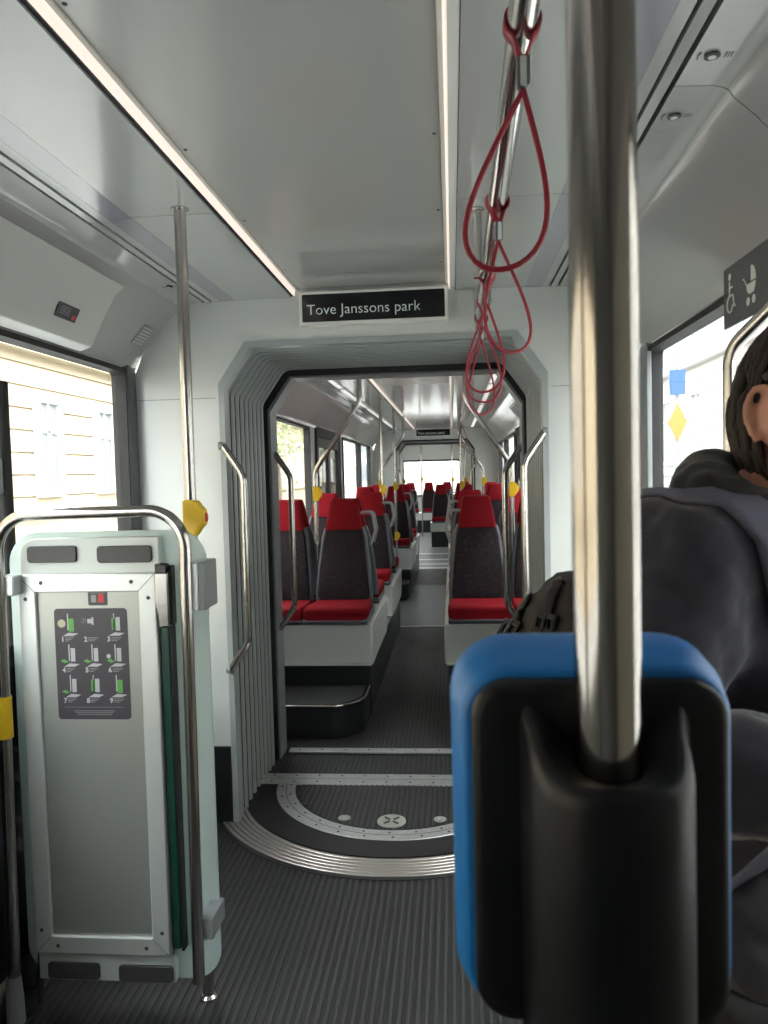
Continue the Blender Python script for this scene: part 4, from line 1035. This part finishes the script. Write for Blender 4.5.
# skeleton
hand = pw_(.42, .10, 1.16)
sh_r, el_r, wr_r = pw_(.0, .175, 1.345), Vector((.165, .79, 1.165)), Vector((.37, .63, 1.165))
sh_l, el_l, wr_l = pw_(.0, -.175, 1.355), pw_(.0, -.24, 1.08), pw_(.20, -.20, 1.10)
nodes = [(pw_(0, 0, .90), .095), (pw_(0, 0, 1.08), .10), (pw_(0, 0, 1.24), .105), (pw_(-.005, 0, 1.35), .08), (pw_(.005, .0, 1.41), .058), (hp(-.02, 0, -.05), .056),
         (sh_r, .062), (el_r, .042), (wr_r, .028), (sh_l, .062), (el_l, .042), (wr_l, .028),
         (pw_(.0, .075, .80), .070), (pw_(.02, .10, .46), .058), (pw_(-.01, .10, .09), .040), (pw_(.0, -.075, .80), .070), (pw_(.02, -.10, .46), .058), (pw_(-.01, -.10, .09), .040),
         (pw_(.13, .11, .045), .034), (pw_(.13, -.11, .045), .034)]
edges = [(0, 1), (1, 2), (2, 3), (3, 4), (4, 5), (3, 6), (6, 7), (7, 8), (3, 9), (9, 10), (10, 11), (0, 12), (12, 13), (13, 14), (0, 15), (15, 16), (16, 17), (14, 18), (17, 19)]
body = MB(); body.add(*skin_mesh(nodes, edges, 2))
def hand_mesh(mb, wr, el, side):
    d = (wr - el).normalized(); up = Vector((0, 0, 1)); lat = d.cross(up).normalized()
    rows = []
    ax = (d, lat, up)
    ellipsoid(mb, wr + d * .045, .050, .036, .016, ax, 14, 10)
    for q, (l, ln) in enumerate(((-.027, .068), (-.009, .078), (.009, .073), (.027, .058))):
        b0 = wr + d * .075 + lat * l; p = [b0, b0 + d * ln * .42 - up * .006, b0 + d * ln * .68 - up * .024, b0 + d * ln * .72 - up * .044]
        mb.tube(p, [.0088, .0082, .0076, .0065], 10, cap=True)
    b0 = wr + d * .025 - lat * .030 * side; mb.tube([b0, b0 + d * .03 - lat * .022 * side - up * .006, b0 + d * .055 - lat * .022 * side - up * .018], [.011, .0095, .0075], 10)
hand_mesh(body, wr_r, el_r, 1); hand_mesh(body, wr_l, el_l, -1)
def headfn(p):
    x, y, z = p
    if z < 0: x *= (1 + .10 * z); y *= (1 + .28 * z)
    if x > 0: y *= (1 - .10 * x)
    return (x * (1.0 if x > 0 else 1.02), y, z)
ellipsoid(body, HC + Vector((0, 0, .0)), .096, .076, .118, Hax, 32, 24, headfn)
# jaw, nose, brow, lips
ellipsoid(body, hp(.035, 0, -.075), .055, .052, .045, Hax, 18, 12)
body.tube([hp(.088, 0, .018), hp(.106, 0, -.012), hp(.112, 0, -.028), hp(.095, 0, -.036)], [.010, .012, .014, .010], 10)
for s_ in (-1, 1):
    body.tube([hp(.080, .012 * s_, .030), hp(.082, .035 * s_, .033), hp(.066, .056 * s_, .026)], [.008, .008, .006], 8)
    ellipsoid(body, hp(.070, .032 * s_, .010), .016, .018, .011, Hax, 12, 8)
    ellipsoid(body, hp(.058, .045 * s_, -.020), .028, .022, .022, Hax, 12, 8)
    # ear: rim, lobe, bowl
    ec = (-.008, .078 * s_)
    rim = [hp(ec[0] + .019 * math.cos(a) - .004 * math.sin(a), ec[1] + s_ * (.007 + .005 * math.sin(a * .5) - .006 * math.cos(a)), .004 + .033 * math.sin(a)) for a in [math.radians(-20 + 26 * k) for k in range(11)]]
    body.tube(rim, .0048, 8)
    body.tube([hp(ec[0] - .004 + .010 * math.cos(a), ec[1] + s_ * .004, .006 + .020 * math.sin(a)) for a in [math.radians(30 + 22 * k) for k in range(10)]], .0038, 8)
    ellipsoid(body, hp(ec[0] + .001, ec[1] + s_ * .001, .002), .022, .0105, .032, Hax, 12, 8)
    ellipsoid(body, hp(ec[0] + .006, ec[1] + s_ * .003, -.028), .009, .006, .011, Hax, 10, 8)
body.tube([hp(.092, -.022, -.058), hp(.100, 0, -.056), hp(.092, .022, -.058)], [.004, .007, .004], 8)
body.tube([hp(.090, -.018, -.066), hp(.098, 0, -.067), hp(.090, .018, -.066)], [.004, .0065, .004], 8)
bd = remeshed(body, 'body', M['skin'], person, .0042, 2)
# hair
hair = MB()
def hairfn(p):
    x, y, z = headfn(p)
    # hairline: only back and top stays outside the head
    return (x, y, z)
rows = []
n, m = 56, 34
rnd = random.Random(3)
for i in range(m + 1):
    ph = math.radians(2 + 128 * i / m); rr = []
    for k in range(n):
        a = 2 * PI * k / n; p = headfn((math.sin(ph) * math.cos(a), math.sin(ph) * math.sin(a), math.cos(ph)))
        z = p[2]; front = p[0]
        # hairline height depends on direction: forehead high, around the ear, nape low
        line = .42 if front > .62 else (.10 + (front + .05) * .5 if front > -.02 else (.22 if front > -.30 else (-.25 if front > -.42 else -.66)))
        g = .013 + .008 * math.sin(9 * a + 3 * math.sin(ph * 5)) * .8 + rnd.uniform(-.0015, .0015)
        if z < line: g = -.012
        elif z < line + .12: g = g * (z - line) / .12 - .001
        q = Vector((p[0] * (.096 + g), p[1] * (.076 + g), z * (.118 + g)))
        rr.append(HC + HF * q.x + HR * q.y + Vector((0, 0, q.z)))
    rows.append(rr)
hair.strip(rows, True); hair.f.append(list(range(n))); hair.m.append(0); hair.f.append([m * n + k for k in range(n)]); hair.m.append(0)
# locks
for k in range(260):
    a = rnd.uniform(PI * .5, PI * 1.5) if k % 3 else rnd.uniform(0, 2 * PI); ph = math.radians(rnd.uniform(10, 100 if k % 3 else 55))
    def sp(ph, g):
        p = headfn((math.sin(ph) * math.cos(a), math.sin(ph) * math.sin(a), math.cos(ph))); return hp(p[0] * (.096 + g), p[1] * (.076 + g), p[2] * (.118 + g))
    back = math.cos(a) < -.15
    lim = 124 if back else 70
    if not back: ph = min(ph, math.radians(50))
    e = min(math.radians(lim), ph + .42); st = [sp(ph, .010), sp(ph + (e - ph) * .35, .016), sp(ph + (e - ph) * .7, .017), sp(e, .013 + rnd.uniform(-.003, .007))]
    hair.tube(st, [.0028, .0052, .0046, .0009], 6)
hair.build('hair', M['hair'], person, angle=80)
# hoodie
hn = [(pw_(0, 0, .74), .180), (pw_(0, 0, 1.02), .165), (pw_(0, 0, 1.20), .155), (pw_(-.005, 0, 1.335), .11), (pw_(-.005, 0, 1.395), .082),
      (pw_(.0, .170, 1.348), .090), (pw_(.0, .205, 1.25), .088), (el_r, .082), (el_r.lerp(wr_r, .55) , .066), (el_r.lerp(wr_r, .92), .048),
      (pw_(.0, -.175, 1.350), .086), (pw_(.0, -.21, 1.22), .078), (el_l, .068), (pw_(.13, -.22, 1.09), .058), (pw_(.19, -.205, 1.10), .044)]
he = [(0, 1), (1, 2), (2, 3), (3, 4), (3, 5), (5, 6), (6, 7), (7, 8), (8, 9), (3, 10), (10, 11), (11, 12), (12, 13), (13, 14)]
hd = MB(); hd.add(*skin_mesh(hn, he, 2))
hoodie = remeshed(hd, 'hoodie', M['hoodie'], person, .008, 5, .030, .075)
seam = MB()
hood = MB()
cnr = []
for k in range(20):
    a = 2 * PI * k / 20; fr_ = math.cos(a)
    cnr.append(pw_(.012 + .085 * fr_, .090 * math.sin(a), 1.385 - .035 * fr_ + .012 * abs(math.sin(a))))
hood.tube(cnr, [.030 + .016 * (1 - math.cos(2 * PI * k / 20)) / 2 + .004 * math.sin(k * 2.1) for k in range(20)], 14, closed=True)
hood.tube([pw_(-.070, .10, 1.355), pw_(-.115, .06, 1.335), pw_(-.135, 0, 1.320), pw_(-.115, -.06, 1.335), pw_(-.070, -.10, 1.355)], [.030, .040, .046, .040, .030], 14)
hood.tube([pw_(.02, .095, 1.385), pw_(-.02, .10, 1.385), pw_(-.085, .08, 1.370), pw_(-.12, 0, 1.365), pw_(-.085, -.08, 1.37)], [.026, .030, .032, .034, .028], 12)
remeshed(hood, 'hood', M['hood'], person, .006, 4, .018, .05)
tr_ = MB(); tr_.add(*skin_mesh([(pw_(0, 0, .96), .14), (pw_(0, .09, .80), .105), (pw_(.02, .105, .46), .080), (pw_(-.01, .10, .11), .065), (pw_(0, -.09, .80), .105), (pw_(.02, -.105, .46), .080), (pw_(-.01, -.10, .11), .065)], [(0, 1), (1, 2), (2, 3), (0, 4), (4, 5), (5, 6)], 2))
remeshed(tr_, 'trousers', M['trouser'], person, .012, 3, .015, .08)
for s_ in (1, -1):
    sh = MB(); ellipsoid(sh, pw_(.075, .105 * s_, .052), .145, .052, .050, None, 20, 12, lambda p: (p[0], p[1] * (1 - .15 * p[0]), max(p[2], -.98) * (1 - .25 * p[0])))
    sh.build('shoe', M['blackmatt'], person, angle=70)
# backpack
bp = thing('backpack', 'black backpack with slate grey shoulder strap worn by the person at right', 'backpack', (pw_(-.24, 0, .9).x, pw_(-.24, 0, .9).y, .85))
pk = MB()
bc = pw_(-.245, .02, 1.075)
def packfn(p):
    s_ = lambda v, e: (1 if v >= 0 else -1) * abs(v) ** e
    return (s_(p[0], .75), s_(p[1], .7), s_(p[2], .8))
ellipsoid(pk, bc, .125, .165, .225, None, 36, 26, packfn)
ellipsoid(pk, bc - FD * .07 + Vector((0, 0, -.07)), .10, .135, .13, None, 30, 20, packfn)
remeshed(pk, 'bag', M['pack'], bp, .008, 3, .024, .06)
# shoulder straps run along the hoodie surface
def strap_band(s_, w=.027):
    ctr = [pw_(-.16, .10 * s_, 1.16), pw_(-.135, .105 * s_, 1.30), pw_(-.085, .145 * s_, 1.415), pw_(-.02, .168 * s_, 1.45), pw_(.045, .160 * s_, 1.43), pw_(.100, .145 * s_, 1.375), pw_(.150, .130 * s_, 1.28), pw_(.168, .11 * s_, 1.18), pw_(.14, .15 * s_, 1.06), pw_(.03, .20 * s_, .99), pw_(-.10, .17 * s_, .96)]
    pts = arc_path(ctr, .08, 5); rows = []
    cen = pw_(0, .06 * s_, 1.22)
    for i, p in enumerate(pts):
        t_ = (pts[min(i + 1, len(pts) - 1)] - pts[max(i - 1, 0)]).normalized(); nrm = (p - cen); nrm = (nrm - t_ * nrm.dot(t_)).normalized(); sd = t_.cross(nrm)
        ww = w * (1.0 if i < len(pts) * .62 else .55)
        rows.append([p + sd * a * ww + nrm * (.008 * (1 - a * a)) for a in (-1, -.6, 0, .6, 1)])
    o = MB().strip(rows).build('shoulder_strap', M['webbing'], bp, angle=80)
    so = o.modifiers.new('thick', 'SOLIDIFY'); so.thickness = .009; so.offset = 0
    sw = o.modifiers.new('lie_on_cloth', 'SHRINKWRAP'); sw.target = hoodie; sw.wrap_method = 'NEAREST_SURFACEPOINT'; sw.wrap_mode = 'ABOVE_SURFACE'; sw.offset = .006
    o.modifiers.move(1, 0)
    return o
strap_band(1); strap_band(-1)
# side webbing and buckle on the pack
bpy.context.view_layer.update()
bag = [c for c in bp.children if c.name.startswith('bag')][0]
bage = bag.evaluated_get(bpy.context.evaluated_depsgraph_get())
def on_bag(p, off=.003):
    off_ = WLOC[bp.name]; ok, co, nn, _ = bage.closest_point_on_mesh(Vector(p) - off_); return co + off_ + nn * off, nn.copy()
for path in ([(.135, 1.10, 1.34), (.10, 1.06, 1.30), (.08, 1.02, 1.25), (.09, 1.0, 1.18), (.10, 1.0, 1.08)], [(.06, 1.14, 1.31), (.04, 1.10, 1.27), (.03, 1.05, 1.21), (.05, 1.0, 1.12)]):
    pts = []
    for a_, b_ in zip(path[:-1], path[1:]):
        for k in range(5): pts.append(on_bag(Vector(a_).lerp(Vector(b_), k / 5))[0])
    rows = []
    for i, p in enumerate(pts):
        t_ = (pts[min(i + 1, len(pts) - 1)] - pts[max(i - 1, 0)]).normalized(); nn = on_bag(p)[1]; sd = t_.cross(nn).normalized()
        rows.append([p + sd * w_ for w_ in (-.009, -.003, .003, .009)])
    o = MB().strip(rows).build('side_webbing', M['hood'], bp, angle=80)
    so = o.modifiers.new('thick', 'SOLIDIFY'); so.thickness = .004; so.offset = 0
for pt_ in ((.085, 1.03, 1.265), (.04, 1.09, 1.255)):
    co, nn = on_bag(pt_, .006)
    mb = MB(); mb.ring([(-.019, -.015), (.019, -.015), (.019, .015), (-.019, .015)], [(-.012, -.007), (.012, -.007), (.012, .007), (-.012, .007)], 'z', -.003, .003, True)
    mb.box(-.003, .003, -.015, .015, -.002, .004)
    mb.xf(Matrix.Translation(co) @ nn.to_track_quat('Z', 'Y').to_matrix().to_4x4())
    mb.build('buckle', M['black'], bp, bevel=.0015)
mb = MB(); pts = []
for k in range(15):
    a = PI * k / 14; pts.append(bc + RD * .150 * math.cos(a) * .98 + FD * (-.02) + Vector((0, 0, .10 + .118 * math.sin(a))))
mb.tube(pts, .004, 8); mb.build('zip_piping', M['blackmatt'], bp)

# the rearmost car stands at a slight angle to the other two, turned in its gangway
bend = Matrix.Translation((CX, 13.4, 0)) @ Matrix.Rotation(math.radians(2.0), 4, 'Z') @ Matrix.Translation((-CX, -13.4, 0))
bpy.context.view_layer.update()
for o in list(COL.objects):
    if o.parent: continue
    pts = [o.matrix_world @ Vector(c) for c in o.bound_box] if o.type == 'MESH' else [o.matrix_world.translation]
    y = sum(p.y for p in pts) / len(pts); x = sum(p.x for p in pts) / len(pts)
    if 13.5 < y < 21.6 and abs(x) < 2.2: o.matrix_world = bend @ o.matrix_world
